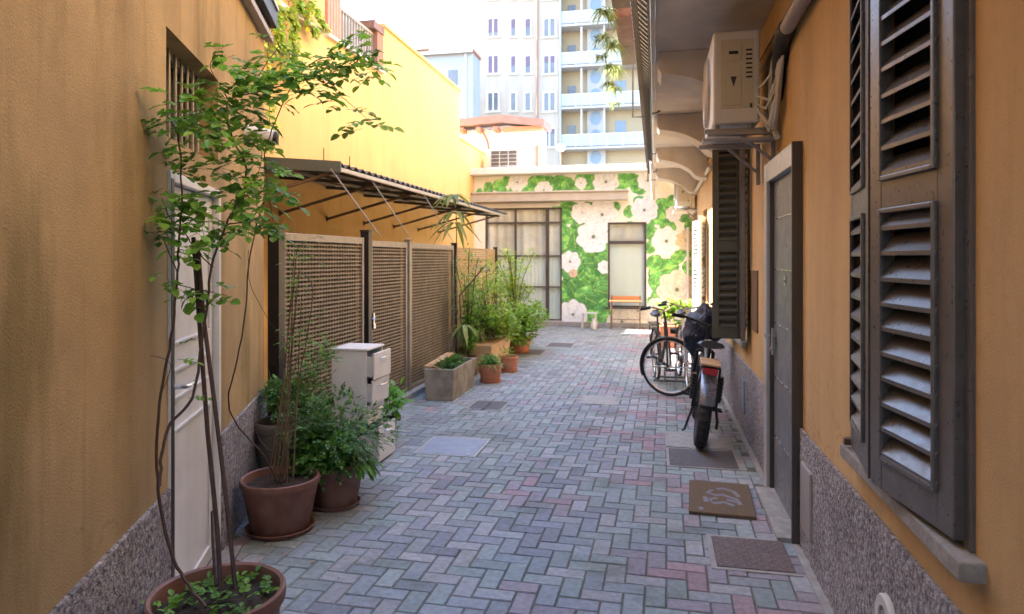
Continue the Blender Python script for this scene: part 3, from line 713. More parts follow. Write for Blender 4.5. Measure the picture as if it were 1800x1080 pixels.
# left panel between door and window
pm = np.clip((uu-cu(572))/.02, 0, 1)*np.clip((cu(872)-uu)/.02, 0, 1)*np.clip((czm(440+60*0)-zz)/.1+wob*3, 0, 1)*np.clip((zz-czm(900))/.1, 0, 1)
lay(pm, (rgb(60, 140, 58)*(.6+.9*n2[..., None]*n1[..., None]+.3*n3[..., None]))+rgb(150, 170, 60)*.25*(n2[..., None] > .66))
for yy in range(270, 960, 62):
    for xx in range(585, 870, 62):
        green_leaf(xx+ru(-22, 22), yy+ru(-22, 22), ru(45, 82), ru(0, 3.1), ru(-1.1, .9), ru(.5, .8))
for a in ((1120,380,45,1),(1145,440,50,.5),(1210,270,60,2),(1250,240,45,.6),(1235,400,60,2.4),(1370,385,45,1.4),(1200,665,98,.3),(1160,740,60,1.5),(1300,575,58,.8),(1365,650,55,1.5),(1405,760,38,1.5),(995,300,42,1.4),(905,268,40,.3),(960,860,45,0),(900,925,75,.2),(850,920,60,1.2),(745,970,60,.3),(1010,920,40,.1),(1125,860,25,1.2),(1180,340,50,1.1),(1125,330,40,.2),(1330,330,45,1),(1150,620,60,1),(1250,720,70,.6),(1390,560,40,1),(1420,480,30,1),(1130,520,50,.9),(1380,700,60,1.3),(1180,820,50,.4),(1000,380,30,0),(1060,230,40,0)):
    green_leaf(a[0], a[1], a[2], a[3], ru(-.2, .6))
for a in ((700,300,70,False),(825,315,98),(770,455,105),(620,615,68),(640,955,92),(1090,290,82),(1225,485,90),(1270,315,50),(840,650,42,False)): rose(*a)
rose(1345, 480, 62, False, (228, 208, 172)); rose(1290, 790, 120, True, (226, 218, 200)); rose(950, 995, 95, True, (228, 222, 208)); rose(1050, 925, 70, True, (232, 226, 212)); rose(1180, 930, 90, False, (232, 226, 212)); rose(640, 690, 28, False, (230, 200, 170)); rose(1320, 940, 90, False, (232, 226, 212))
img *= (.94+.12*n4)[..., None]
inside = lambda U, Z, o: o[0] < U < o[1] and o[2] < Z < o[3]
me = bpy.data.meshes.new('mural'); vs = np.stack([uu.ravel()-(-1.7), np.full(uu.size, -.004), zz.ravel()], 1)
us_ = uu[0]; zs_ = zz[:, 0]
fs = []
for j in range(NZ-1):
    zc = (zs_[j]+zs_[j+1])/2
    for i in range(NX-1):
        uc = (us_[i]+us_[i+1])/2
        if inside(uc, zc, GD) or inside(uc, zc, WN) or (zc < .13 and uc < -2.15): continue
        a = j*NX+i; fs.append((a, a+1, a+NX+1, a+NX))
me.from_pydata([tuple(p) for p in vs], [], fs)
at = me.color_attributes.new('Col', 'FLOAT_COLOR', 'POINT'); arr = np.ones((uu.size, 4), dtype=np.float32); arr[:, :3] = np.clip(img.reshape(-1, 3), .01, .8)
at.data.foreach_set('color', arr.ravel()); me.materials.append(M['mural'])
mo = bpy.data.objects.new('mural', me); col.objects.link(mo); mo.parent = mh
b = MB(); b.box(-2.15, 1.2, MV-.02, MV-.001, 0, .098); build(b, 'skirting', M['cement'], mh, True)
b = MB(); b.box(-4.25, -2.15, MV-.14, MV+.2, 0, .115); build(b, 'door_step', M['stone'], mh, True, bevel=.008)
b = MB(); b.box(-4.42, .30, MV-.38, MV+6, 3.572, 3.73); build(b, 'roof_slab', M['slab'], mh, True, bevel=.01)
b = MB(); b.box(-4.29, -.62, MV-.32, MV-.006, 2.93, 3.12); b.box(-4.29, -.60, MV-.36, MV-.006, 3.121, 3.16); build(b, 'awning', M['awning'], mh, True, bevel=.008)
b = MB(); b.box(-4.2, -2.2, MV-.07, MV-.006, 2.83, 2.90); build(b, 'lintel', M['slab'], mh, True, bevel=.004)
def glazing(name, x0, x1, z0, z1, vbars, hbars, t=.045):
    f = MB(); y0, y1 = MV+.01, MV+.065
    f.box(x0, x0+t, y0, y1, z0, z1); f.box(x1-t, x1, y0, y1, z0, z1); f.box(x0+t, x1-t, y0, y1, z0, z0+t*.8); f.box(x0+t, x1-t, y0, y1, z1-t, z1)
    for x, w_ in vbars: f.box(x-w_/2, x+w_/2, y0-.004, y1, z0+t*.8+.001, z1-t-.001)
    for z, w_, a, c in hbars: f.box(a, c, y0+.003, y1, z-w_/2, z+w_/2)
    fo = build(f, name, M['frame_dark'], mh, True)
    p = MB(); p.box(x0+t, x1-t, MV+.04, MV+.044, z0+t, z1-t); build(p, 'pane', M['glass'], fo, True)
    return fo
gdoor = glazing('glass_door', GD[0], GD[1], GD[2], GD[3], [(-3.277, .05), (-2.506, .08)], [(2.44, .045, GD[0], GD[1]), (1.65, .03, GD[0], GD[1]), (.915, .03, GD[0], GD[1])])
b = MB(); b.box(-2.53, -2.50, MV-.005, MV+.02, 1.18, 1.38); build(b, 'handle', M['black_metal'], gdoor, True)
wnd = glazing('window', WN[0], WN[1], WN[2], WN[3], [], [(1.96, .07, WN[0], WN[1])])
b = MB(); b.box(WN[0]-.06, WN[1]+.06, MV-.06, MV+.02, .425, .459); build(b, 'window_sill', M['frame_dark'], mh, True)
def curtain(x0, x1, z0, z1, y, mat_, parent, amp=.02, per=.11):
    b = MB(); n = int((x1-x0)/.012); vs = []
    for i in range(n+1):
        x = x0+(x1-x0)*i/n; yy = y+amp*math.sin(x*2*math.pi/per+math.sin(x*5))+amp*.5*math.sin(x*31)
        vs += [(x, yy, z0), (x, yy, z1)]
    b.add(vs, [(2*i, 2*i+2, 2*i+3, 2*i+1) for i in range(n)]); build(b, 'curtain', mat_, parent, True, smooth=True, recalc=False)
curtain(GD[0]+.03, GD[1]-.03, GD[2], 1.66, MV+.085, M['curtain'], gdoor, .006, .09)
curtain(GD[0]+.03, GD[1]-.03, 1.66, GD[3], MV+.10, M['curtain_reflection'], gdoor, .02, .3)
curtain(WN[0]+.03, WN[1]-.03, WN[2], 1.95, MV+.085, M['curtain'], wnd, .003, .3)
curtain(WN[0]+.03, WN[1]-.03, 1.95, WN[3], MV+.10, M['curtain_reflection'], wnd, .015, .3)
b = MB(); b.tube([(.72, MV-.05, 0), (.72, MV-.05, 2.3)], .03, 10); build(b, 'downpipe', M['slab'], mh, True, smooth=True)

# rooftop shed behind the mural wall
sh = thing('rooftop_shed', 'white rooftop hut with overhanging brown eaves and a small downpipe', 'hut', (-3, 18, 3.73))
p0, p1 = atV(800, 215, 17.9), atV(953, 222, 17.9)
b = MB(); b.box(-6.2, p1.x, 17.9, 18.6, 3.73, 5.05); build(b, 'wall', M['white_wall'], sh, True)
b = MB(); xs = atV(881, 210, 17.5).x; b.add([(-6.3,17.45,5.06),(xs,17.45,5.16),(p1.x+.12,17.45,5.02),(p1.x+.12,17.45,5.20),(xs,17.45,5.36),(-6.3,17.45,5.24),(-6.3,18.8,5.3),(xs,18.8,5.5),(p1.x+.12,18.8,5.3),(-6.3,18.8,5.12),(xs,18.8,5.3),(p1.x+.12,18.8,5.1)],
    [(0,1,4,5),(1,2,3,4),(5,4,7,6),(4,3,8,7),(0,9,10,1),(1,10,11,2),(2,11,8,3)]); build(b, 'roof', M['rooftile_b'], sh, True)
for x in (812, 842, 872):
    c = atV(x, 225, 17.6); b = MB(); b.box(c.x-.06, c.x+.06, 17.5, 17.899, 4.96, 5.07); build(b, 'rafter_end', M['rooftile'], sh, True)
b = MB(); b.box(xs, p1.x+.05, 17.6, 17.899, 4.98, 5.06); build(b, 'eaves_board', M['terracotta_b'], sh, True)
c = atV(848, 230, 17.7); b = MB(); b.tube([(c.x, 17.7, 5.0), (c.x+.12, 17.75, 4.75), (c.x+.16, 17.8, 4.5), (c.x+.16, 17.8, 3.74)], .035, 8); build(b, 'downpipe', M['rooftile_b'], sh, True, smooth=True)
c = atV(944, 280, 17.9); b = MB(); b.box(c.x-.05, c.x+.05, 17.87, 17.899, 3.74, 4.6); build(b, 'door_edge', M['pillar'], sh, True)

# ------------------------------------------------------------------ air conditioners
def air_con(name, label, loc, rotz=0, rod=True):
    t = thing(name, label, 'air conditioner', loc, rotz, 'air conditioners')
    # local: -x is the fan side, y along wall, body .30 x .80 x .62
    b = MB(); b.box(-.15, .15, -.40, .40, 0, .62); body = build(b, 'casing', M['white_plastic'], t, bevel=.018)
    b = MB(); b.box(-.10, .11, -.404, -.399, .10, .56); b.box(-.085, .03, -.412, -.403, .12, .36); b.box(-.085, .03, -.412, -.403, .42, .53)
    build(b, 'service_panel', M['cream_plastic'], body, bevel=.004)
    b = MB(); b.box(-.05, .01, -.416, -.411, .46, .48); b.add([(-.04,-.417,.31),(0,-.417,.31),(-.02,-.417,.24)], [(0,1,2)]); b.add([(.085,-.405,.1),(.10,-.405,.1),(.10,-.405,.13),(.085,-.405,.13)], [(0,1,2,3)])
    for i in range(7): b.box(.06, .10, -.4055, -.4035, .30+.03*i, .312+.03*i)
    build(b, 'panel_slot', M['black_metal'], body)
    b = MB(); b.lathe([(0,0),(.03,0),(.03,.012),(.23,.012),(.245,0),(.26,0),(.262,-.02)], n=40); b.v = [(-.152-z, .08+x, .31+y) for x, y, z in b.v]
    fan = build(b, 'fan_guard', M['pipe_grey'], body, smooth=True)
    b = MB()
    for r in (.06,.09,.12,.15,.18,.21,.24):
        b.tube([(-.168, .08+r*math.cos(a), .31+r*math.sin(a)) for a in [2*math.pi*i/32 for i in range(32)]], .0035, 4, closed=True)
    for i in range(12): a = i*math.pi/6; b.tube([(-.168, .08, .31), (-.168, .08+.245*math.cos(a), .31+.245*math.sin(a))], .003, 4)
    build(b, 'fan_grille', M['white_plastic'], fan)
    for yy in (-.34, .34):
        b = MB(); b.box(-.20, .25, yy-.02, yy+.02, -.055, -.025); b.bar((.24, yy, -.34), (.24, yy, -.026), .03, .03); b.bar((.02, yy, -.055), (.23, yy, -.24), .02, .02)
        for xx in (-.12, .10): b.tube([(xx, yy, -.025), (xx, yy, .0)], .018, 8)
        build(b, 'bracket', M['pipe_grey'], t)
    return t
ac = air_con('air_conditioner', 'large pale outdoor air conditioner fixed high on the right wall above the door', (.53, 5.17, 2.50))
b = MB(); b.box(-.19, .27, -.45, -.40, -.085, -.06); b.box(-.22, .24, -.47, -.34, -.125, -.105); build(b, 'drip_tray', M['pipe_grey'], ac, bevel=.003)
b = MB()
ctr = Vector((.76, 4.42, 2.92))
for i in range(5):
    q = Vector((.66, 4.775, 2.70-.03*i)); 
    b.tube([ctr+Vector((ru(-.02,.02), 0, ru(-.03,.02))), Vector((.75+ru(-.02,.01), 4.52+ru(-.04,.04), 2.80-.05*i+ru(-.03,.03))), Vector((.71+ru(-.03,.02), 4.68, 2.70-.06*i+ru(-.05,.03))), q+Vector((0,0,ru(-.03,.03)))], .007+.004*(i%2), 7)
for i in range(4):
    r = .10+.02*i; cc = Vector((.745, 4.62+.015*i, 2.68)); b.tube([cc+Vector((.0, math.cos(a)*r, math.sin(a)*r*1.3)) for a in [2*math.pi*k/20 for k in range(20)]], .009, 6, closed=True)
b.tube([ctr, Vector((.76, 4.6, 2.6)), Vector((.765, 4.75, 2.45)), Vector((.77, 4.66, 2.38))], .02, 8)
build(b, 'refrigerant_pipes', M['white_plastic'], ac, True, smooth=True)
b = MB(); b.tube([Vector((.745, 4.18, 2.935)), Vector((.75, 4.3, 2.93)), ctr, Vector((.765, 4.56, 2.80)), Vector((.77, 4.66, 2.62))], [.05,.056,.058,.045,.03], 10); build(b, 'tape_wrap', M['tape'], ac, True, smooth=True)
ac2 = air_con('air_conditioner', 'small white air conditioner at the far end of the right wall', (.55, 14.3, 2.62))
b = MB(); b.box(-.2, .25, -.42, .42, -.10, -.07); build(b, 'drip_tray', M['white_plastic'], ac2)
# rooftop unit with grille facing the camera
t = thing('air_conditioner', 'boxy cooling unit with dark gridded grille on the roof slab', 'air conditioner', (-3.85, 16.8, 3.73), 0, 'air conditioners')
pa, pb_ = atV(855, 263, 16.6), atV(914, 300, 16.6)
b = MB(); b.box(pa.x, pb_.x, 16.6, 17.0, 3.735, pa.z); cs = build(b, 'casing', M['cream_plastic'], t, True, bevel=.015)
ga, gb = atV(863, 266, 16.59), atV(909, 298, 16.59)
b = MB(); b.box(ga.x, gb.x, 16.585, 16.598, gb.z, ga.z); gr = build(b, 'grille', M['frame_brown'], cs, True)
b = MB()
for i in range(4): x = ga.x+(gb.x-ga.x)*i/3; b.box(x-.008, x+.008, 16.575, 16.584, gb.z, ga.z)
for i in range(6): z = gb.z+(ga.z-gb.z)*i/5; b.box(ga.x, gb.x, 16.570, 16.5745, z-.006, z+.006)
build(b, 'grille_wires', M['galv'], gr, True)
t = thing('roof_lamp', 'small lamp on a thin post at the roof edge', 'lamp', tuple(atV(986, 290, 16.9)))
c = atV(986, 262, 16.9); b = MB(); b.tube([(c.x, 16.9, 3.73), (c.x, 16.9, c.z)], .014, 6); build(b, 'post', M['rust'], t, True)
b = MB(); b.lathe([(0,.13),(.10,.09),(.12,0),(.05,-.06),(0,-.06)], c.x, 16.9, c.z, n=16); build(b, 'lamp_shade', M['white_plastic'], t, True, smooth=True)

# ------------------------------------------------------------------ distant buildings
DV = 52.0
ap = thing('apartment_building', 'tall beige-grey apartment block with plain windows behind the rooftops', 'building', tuple(atV(900, 454, DV)*1.0)[:2]+(0,))
xa, xb = atV(832, 100, DV).x, atV(983, 100, DV).x
b = MB(); b.box(xa-.02, xb, DV, DV+14, 0, 34); build(b, 'wall', M['apartment'], ap, True)
def far_window(x0, x1, y0, y1, kind):
    a, c = atV(x0, y0, DV), atV(x1, y1, DV)
    b = MB(); t_ = .11; Y0 = DV-.06; b.box(a.x, a.x+t_, Y0, DV-.001, c.z, a.z); b.box(c.x-t_, c.x, Y0, DV-.001, c.z, a.z); b.box(a.x+t_, c.x-t_, Y0, DV-.001, a.z-t_, a.z); b.box(a.x-.08, c.x+.08, Y0-.06, DV-.001, c.z-.12, c.z-.001)
    if c.x-a.x > .75: b.box((a.x+c.x)/2-.05, (a.x+c.x)/2+.05, Y0, DV-.001, c.z, a.z-t_)
    f = build(b, 'window', M['white_plastic'], ap, True)
    b = MB(); b.box(a.x+t_, c.x-t_, DV-.03, DV-.002, c.z, a.z-t_); build(b, 'pane', M['apt_glass'], f, True)
    if kind:
        b = MB(); b.box(a.x+t_, c.x-t_, DV-.055, DV-.031, c.z+(a.z-c.z)*(1-kind), a.z-t_-.01); build(b, 'roller_blind', M['roller'], f, True)
for r_, (ya, yb) in enumerate(((-34,-2),(32,64),(97,129),(162,195),(225,258))):
    for c_, (x0, x1) in enumerate(((856,878),(896,909),(921,935),(954,978))):
        far_window(x0, x1, ya, yb, [[.8,.5,.5,.9],[.75,.5,.45,0],[1,.55,.6,.4],[0,0,0,0],[.4,0,0,.3]][r_][c_])
for x in (944, 985):
    c = atV(x, 100, DV-.1); b = MB(); b.tube([(c.x, DV-.1, 0), (c.x, DV-.1, 34)], .08, 8); build(b, 'downpipe', M['pillar'] if x == 944 else M['greyblue'], ap, True)
bb = thing('apartment_building', 'cream balcony block with pale blue railings and blue oval panels, far right', 'building', (5, DV, 0))
xe = atV(1210, 100, DV).x
b = MB(); b.box(xb+.02, xe, DV+1.3, DV+14, 0, 34); build(b, 'wall', M['apt_cream'], bb, True)
def fpx(x, y, V): return atV(x, y, V)
xo0, xo1 = atV(1030, 100, DV).x, atV(1063, 100, DV).x
b = MB(); b.box(xo0, xo1, DV+.9, DV+1.299, 0, 34); build(b, 'pilaster', M['slab_far'], bb, True)
for y in (-25, 8, 30, 62, 96, 135, 168, 208, 240, 277):
    c = atV(1047, y, DV+.88); b = MB(); n = 20
    b.add([(c.x+.42*math.cos(2*math.pi*k/n), DV+.88+dd, c.z+.55*math.sin(2*math.pi*k/n)) for dd in (0,.02) for k in range(n)], [tuple(range(n)), tuple(range(2*n-1, n-1, -1))]+[(k, (k+1) % n, (k+1) % n+n, k+n) for k in range(n)])
    build(b, 'oval_panel', M['apt_blue'], bb, True)
for y in (-26, 46, 118, 191, 262):
    a = atV(990, y, DV); b = MB(); b.box(xb+.05, xe, DV-.1, DV+1.29, a.z-.07, a.z+.09); build(b, 'balcony_slab', M['slab_far'], bb, True)
    b = MB(); b.box(xb+.08, xe, DV-.08, DV-.05, a.z+.16, a.z+1.0); br_ = build(b, 'railing', M['rail_pale'], bb, True)
    b = MB(); b.bar((xb+.05, DV-.06, a.z+1.04), (xe, DV-.06, a.z+1.04), .06, .06)
    for k in range(9): x = xb+.08+(xe-xb-.1)*k/8; b.bar((x, DV-.06, a.z+.1), (x, DV-.06, a.z+1.04), .05, .05)
    build(b, 'rail', M['slab'], br_, True)
    b = MB(); x = atV(1022, y, DV).x; b.box(x-.07, x+.07, DV-.02, DV+.1, a.z+.121, a.z+3.0); x = atV(1062, y, DV).x; b.box(x-.05, x+.05, DV-.02, DV+.1, a.z+.121, a.z+3.0); build(b, 'column', M['slab_far'], bb, True)
    for (x0, x1, h_) in ((998, 1012, 1.9), (1082, 1100, 2.1)):
        p = atV(x0, y, DV+1.3).x; q = atV(x1, y, DV+1.3).x; b = MB(); b.box(p, q, DV+1.26, DV+1.299, a.z+.121, a.z+h_+.12); build(b, 'door', M['apt_blue'] if x0 > 1050 else M['apt_glass'], bb, True)
# grey-blue building at the left
gbv = 46.0
gbld = thing('building', 'low grey-blue building with brown roof edge beyond the yellow wall', 'building', (-8, gbv, 0))
a, c = atV(700, 96, gbv), atV(831, 92, gbv)
b = MB(); b.box(a.x-3, c.x, gbv, gbv+2, 0, c.z); build(b, 'wall', M['greyblue'], gbld, True)
b = MB(); b.box(a.x-3, c.x+.1, gbv-.35, gbv+2, c.z+.001, c.z+.16); build(b, 'roof', M['rooftile'], gbld, True)
b = MB(); b.box(a.x-3, c.x+.08, gbv-.40, gbv-.351, c.z-.08, c.z+.10); build(b, 'gutter', M['slab'], gbld, True)
for (x0,x1,y0,y1) in ((788,804,124,150),(788,804,192,230)):
    p, q = atV(x0, y0, gbv), atV(x1, y1, gbv); b = MB(); b.box(p.x, q.x, gbv-.04, gbv-.001, q.z, p.z); build(b, 'window', M['apt_glass'], gbld, True)
for x in (818,):
    c = atV(x, 150, gbv-.08); b = MB(); b.tube([(c.x, gbv-.08, 0), (c.x, gbv-.08, atV(818, 96, gbv).z)], .07, 8); build(b, 'downpipe', M['slab'], gbld, True)
wv = 56.0
wbld = thing('building', 'pale house with small chimneys showing above the grey-blue roof', 'building', (-14, wv, 0))
a, c = atV(752, 64, wv), atV(829, 60, wv)
b = MB(); b.box(a.x, c.x, wv, wv+5, 0, a.z); b.box(a.x-2.5, a.x, wv+.02, wv+5, 0, atV(740, 88, wv).z); build(b, 'wall', M['slab_far'], wbld, True)
p, q = atV(722, 88, wv-.5), atV(750, 72, wv-.5)
b = MB(); b.add([(p.x, wv-.5, p.z), (q.x, wv-.5, p.z), (q.x, wv+2, q.z+.4), (p.x+.8, wv+2, q.z+.4), (p.x, wv+2, p.z), (q.x, wv+2, p.z)], [(0,1,2,3),(0,3,4),(1,5,2),(3,2,5,4)]); build(b, 'roof', M['rooftile'], wbld, True)
for x, y in ((773, 56), (711, 60)):
    c = atV(x, y, wv+1); b = MB(); b.box(c.x-.2, c.x+.2, wv+.8, wv+1.2, c.z-1.2, c.z); b.box(c.x-.3, c.x+.3, wv+.7, wv+1.3, c.z+.001, c.z+.1); build(b, 'chimney', M['slab'], wbld, True)

# ------------------------------------------------------------------ covers and door mat
def quad_plate(name, label, cat, pts, z, m, group=None, bev=.003, extra=None):
    cx = sum(p[0] for p in pts)/4; cy = sum(p[1] for p in pts)/4
    t = thing(name, label, cat, (cx, cy, 0), 0, group)
    b = MB(); b.add([(p[0], p[1], -.012) for p in pts]+[(p[0], p[1], z) for p in pts], [(3,2,1,0),(4,5,6,7),(0,1,5,4),(1,2,6,5),(2,3,7,6),(3,0,4,7)])
    return t, b
GRP = 'inspection covers in the paving'
def rect(u0, u1, v0, v1): return [(u0,v0),(u1,v0),(u1,v1),(u0,v1)]
for lab, (u0,u1,v0,v1), m, fr in (('bluish steel inspection cover in the middle of the alley', (-1.92,-1.44,5.32,5.83), 'cover_steel', 1),
        ('left one of two small dark covers beside the concrete trough', (-1.95,-1.785,7.02,7.41), 'cover_dark', 0),
        ('right one of two small dark covers beside the concrete trough', (-1.77,-1.60,7.02,7.41), 'cover_dark', 0),
        ('grey paved cover in the mid alley near the bicycles', (-.80,-.42,7.50,7.92), 'cement', 1),
        ('dark cover on the far paving left of centre', (-2.40,-1.86,11.15,11.75), 'cover_dark', 0),
        ('farthest dark cover near the mural wall', (-1.93,-1.48,12.2,12.75), 'cover_dark', 0),
        ('near concrete cover slab beneath the fat tyred bicycle', (.11,.62,5.40,5.88), 'cover_dark', 1),
        ('far concrete cover slab beneath the fat tyred bicycle', (.11,.62,5.95,6.44), 'cement', 1)):
    t, b = quad_plate('inspection_cover', lab, 'manhole cover', rect(u0,u1,v0,v1), .006, None, GRP)
    build(b, 'plate', M[m], t, True, bevel=.002)
    f = MB(); w_ = .022
    f.box(u0-w_, u1+w_, v0-w_, v0-.002, -.01, .0045); f.box(u0-w_, u1+w_, v1+.002, v1+w_, -.01, .0045); f.box(u0-w_, u0-.002, v0-.001, v1+.001, -.01, .0045); f.box(u1+.002, u1+w_, v0-.001, v1+.001, -.01, .0045)
    build(f, 'rim', M['cement'] if fr == 0 else M['galv'] if m == 'cover_steel' else M['cement'], t, True)
    if m == 'cover_steel':
        f = MB(); f.box(u0+.03, u0+.05, v0+.2, v0+.22, .006, .008); f.box(u1-.06, u1-.045, v0+.03, v0+.06, .0062, .009); build(f, 'weld_mark', M['steel'], t, True)
# tread plate
u0, u1, v0, v1 = .315, .70, 3.68, 4.07
t, b = quad_plate('inspection_cover', 'rusty chequered iron cover beside the door frame on the near paving', 'manhole cover', rect(u0,u1,v0,v1), .007, None, GRP)
build(b, 'plate', M['cover_rust'], t, True, bevel=.002)
b = MB(); n = 13
for i in range(n):
    for j in range(n):
        if (i+j) % 2: continue
        cx = u0+.02+(u1-u0-.04)*i/(n-1); cy = v0+.02+(v1-v0-.04)*j/(n-1); s_ = .011
        b.add([(cx-s_,cy,.0072),(cx,cy-s_,.0072),(cx+s_,cy,.0072),(cx,cy+s_,.0072),(cx-s_*.6,cy,.0105),(cx,cy-s_*.6,.0105),(cx+s_*.6,cy,.0105),(cx,cy+s_*.6,.0105)], [(4,5,6,7),(0,1,5,4),(1,2,6,5),(2,3,7,6),(3,0,4,7)])
build(b, 'tread_studs', mat('cover_stud', (.24, .18, .19, 1), .6, metal=.2, vary=.2, scale=30), t, True)
b = MB(); w_ = .03
b.box(u0-w_, u1+w_, v0-w_, v0-.004, -.01, .004); b.box(u0-w_, u1+w_, v1+.004, v1+w_, -.01, .004); b.box(u0-w_, u0-.004, v0-.003, v1+.003, -.01, .004)
build(b, 'rim', M['cement'], t, True)
# door mat
t = thing('doormat', 'brown coir doormat with faded pale print in front of the dark door', 'doormat', (.42, 4.7, 0), R(-3))
b = MB(); b.box(-.2, .2, -.31, .31, .002, .022); dm = build(b, 'mat', M['coir'], t, bevel=.004)
b = MB(); rr_ = random.Random(3)
def stroke(pts, w_=.02):
    b.tube([(x, y, .0215) for x, y in pts], w_*.5, 6)
for pts in ([(-.02,.12),(.02,.14),(.09,.10),(.12,.02)], [(-.05,.10),(-.08,.05),(-.03,.02),(.03,.04)], [(.02,.03),(.10,-.02),(.12,-.10)], [(-.02,-.02),(-.07,-.05),(-.05,-.11),(.02,-.08),(.08,-.12)], [(.04,-.04),(.10,-.06)], [(-.09,-.1),(-.1,-.02)], [(-.12,-.22),(-.13,-.18)]):
    stroke(pts, .030)
for p in list(range(len(b.v))): x, y, z = b.v[p]; b.v[p] = (x*1.0, y*1.25, .0222+(z-.0215)*.1)
build(b, 'print', M['mat_print'], dm)

# ------------------------------------------------------------------ drawer cabinet
t = thing('drawer_cabinet', 'discarded white cabinet with drawers hanging open by the fence', 'cabinet', (-2.34, 5.1, 0))
b = MB(); U0_, U1_, V0_, V1_, H_ = -2.49, -2.20, 4.96, 5.29, .875
b.box(U0_, U1_, V0_, V0_+.016, .02, H_); b.box(U0_, U1_, V1_-.016, V1_, .02, H_); b.box(U0_, U0_+.008, V0_+.017, V1_-.017, .02, H_); b.box(U0_+.009, U1_, V0_+.017, V1_-.017, .02, .04)
body = build(b, 'carcass', M['white_paint'], t, True, bevel=.002)
b = MB(); b.box(U0_-.006, U1_+.012, V0_-.006, V1_+.006, H_+.001, H_+.018); build(b, 'top', M['white_paint'], t, True, bevel=.003)
b = MB(); b.box(U0_+.02, U0_+.03, V0_+.017, V1_-.017, .04, H_); build(b, 'back_liner', M['dark'], body, True)
zs = [(.65, .855, .065, 0), (.44, .64, .045, -6), (.30, .43, .01, 0), (.215, .295, .012, 8), (.015, .285, .095, 0)]
zs = [(.655, .858, .07, 0), (.455, .645, .05, 3), (.30, .445, .012, 0), (.02, .285, .11, 0)]
for za, zb_, op, tl in zs:
    f = MB(); f.box(U1_+op-.016, U1_+op, V0_-.002, V1_+.002, za, zb_)
    d_ = build(f, 'drawer', M['white_paint'], t, True, bevel=.003)
    g_ = MB(); g_.box(U1_-.18, U1_+op-.017, V0_+.02, V0_+.03, za+.02, zb_-.03); g_.box(U1_-.18, U1_+op-.017, V1_-.03, V1_-.02, za+.02, zb_-.03); g_.box(U1_-.18, U1_+op-.017, V0_+.031, V1_-.031, za+.012, za+.02); build(g_, 'drawer_box', M['white_plastic'], d_, True)
    h_ = MB(); zc = zb_-.045; h_.tube([(U1_+op, V0_+.10, zc), (U1_+op+.022, V0_+.105, zc), (U1_+op+.022, V1_-.105, zc), (U1_+op, V1_-.10, zc)], .005, 8); build(h_, 'drawer_handle', M['steel'], d_, True, smooth=True)
    if tl:
        Mx = Matrix.Translation((U1_+op-t.location.x, 0, za)) @ Matrix.Rotation(R(tl), 4, 'Y') @ Matrix.Translation((-(U1_+op-t.location.x), 0, -za)); d_.matrix_local = Mx

# ------------------------------------------------------------------ plants
def pot(t, r, h, rb, m, saucer=True, n=48):
    b = MB(); b.lathe([(0,.012),(rb*.96,.012),(rb,.02),(rb+(r-rb)*.80,h*.80),(r*.955,h*.84),(r*.965,h*.86),(r*1.0,h*.87),(r*1.015,h*.93),(r*1.0,h*.985),(r*.97,h),(r*.92,h*.985),(r*.90,h*.93),(r*.84,h*.6)], n=n)
    p = build(b, 'pot', m, t, smooth=True)
    if saucer:
        b = MB(); b.lathe([(0,0),(rb*1.08,0),(rb*1.20,.028),(rb*1.16,.030),(rb*1.06,.008),(0,.008)], n=n); build(b, 'saucer', m, p, smooth=True)
    b = MB(); vs = []; N = 14
    b.lathe([(0,h*.86),(r*.3,h*.87),(r*.6,h*.845),(r*.875,h*.85)], n=24)
    b.v = [(x, y, z+ru(-.006,.006)) for x, y, z in b.v]; build(b, 'soil', M['soil'], t)
def compound(mb, p, d, up, L_, W_, n=5, cc=None):
    """rose-like leaf: terminal leaflet and opposite pairs along a drooping stalk"""
    p = Vector(p); d = Vector(d).normalized(); up = Vector(up).normalized(); x = d.cross(up)
    if x.length < .05: x = d.cross(Vector((1,0,0)))
    x.normalize(); n_ = x.cross(d)
    pairs = (n-1)//2; tot = L_*(.8+.75*pairs)
    def q(t): return p+d*tot*t-Vector((0,0,1))*tot*.22*t*t
    mb.tube([q(0), q(.5), q(1)], .0011, 3, c=(.6,.5,.5))
    for i in range(pairs):
        tt = .45+.5*i/max(1,pairs)
        for s_ in (-1, 1):
            dd = (d*.45+x*s_*.9+n_*ru(-.15,.15)); mb.leaf(q(tt), dd, n_+Vector((ru(-.4,.4),ru(-.4,.4),.4)), L_*ru(.75,1), W_*ru(.8,1), .18, cc or leafcol())
    mb.leaf(q(1), d+Vector((0,0,-.25)), n_+Vector((ru(-.3,.3),ru(-.3,.3),.3)), L_*1.15, W_*1.15, .2, cc or leafcol())
def path_px(pts, D, D2=None):
    n = len(pts); out = []
    for i, (x, y) in enumerate(pts):
        dd = D if D2 is None else D+(D2-D)*i/(n-1); out.append(atD(x, y, dd))
    return out
def smooth_path(P, k=5):
    out = []; n = len(P)
    for i in range(n-1):
        a = P[max(i-1,0)]; b_ = P[i]; c = P[i+1]; d = P[min(i+2,n-1)]
        for j in range(k):
            t = j/k; out.append(.5*((2*b_)+(c-a)*t+(2*a-5*b_+4*c-d)*t*t+(3*b_-a-3*c+d)*t**3))
    out.append(P[-1]); return out

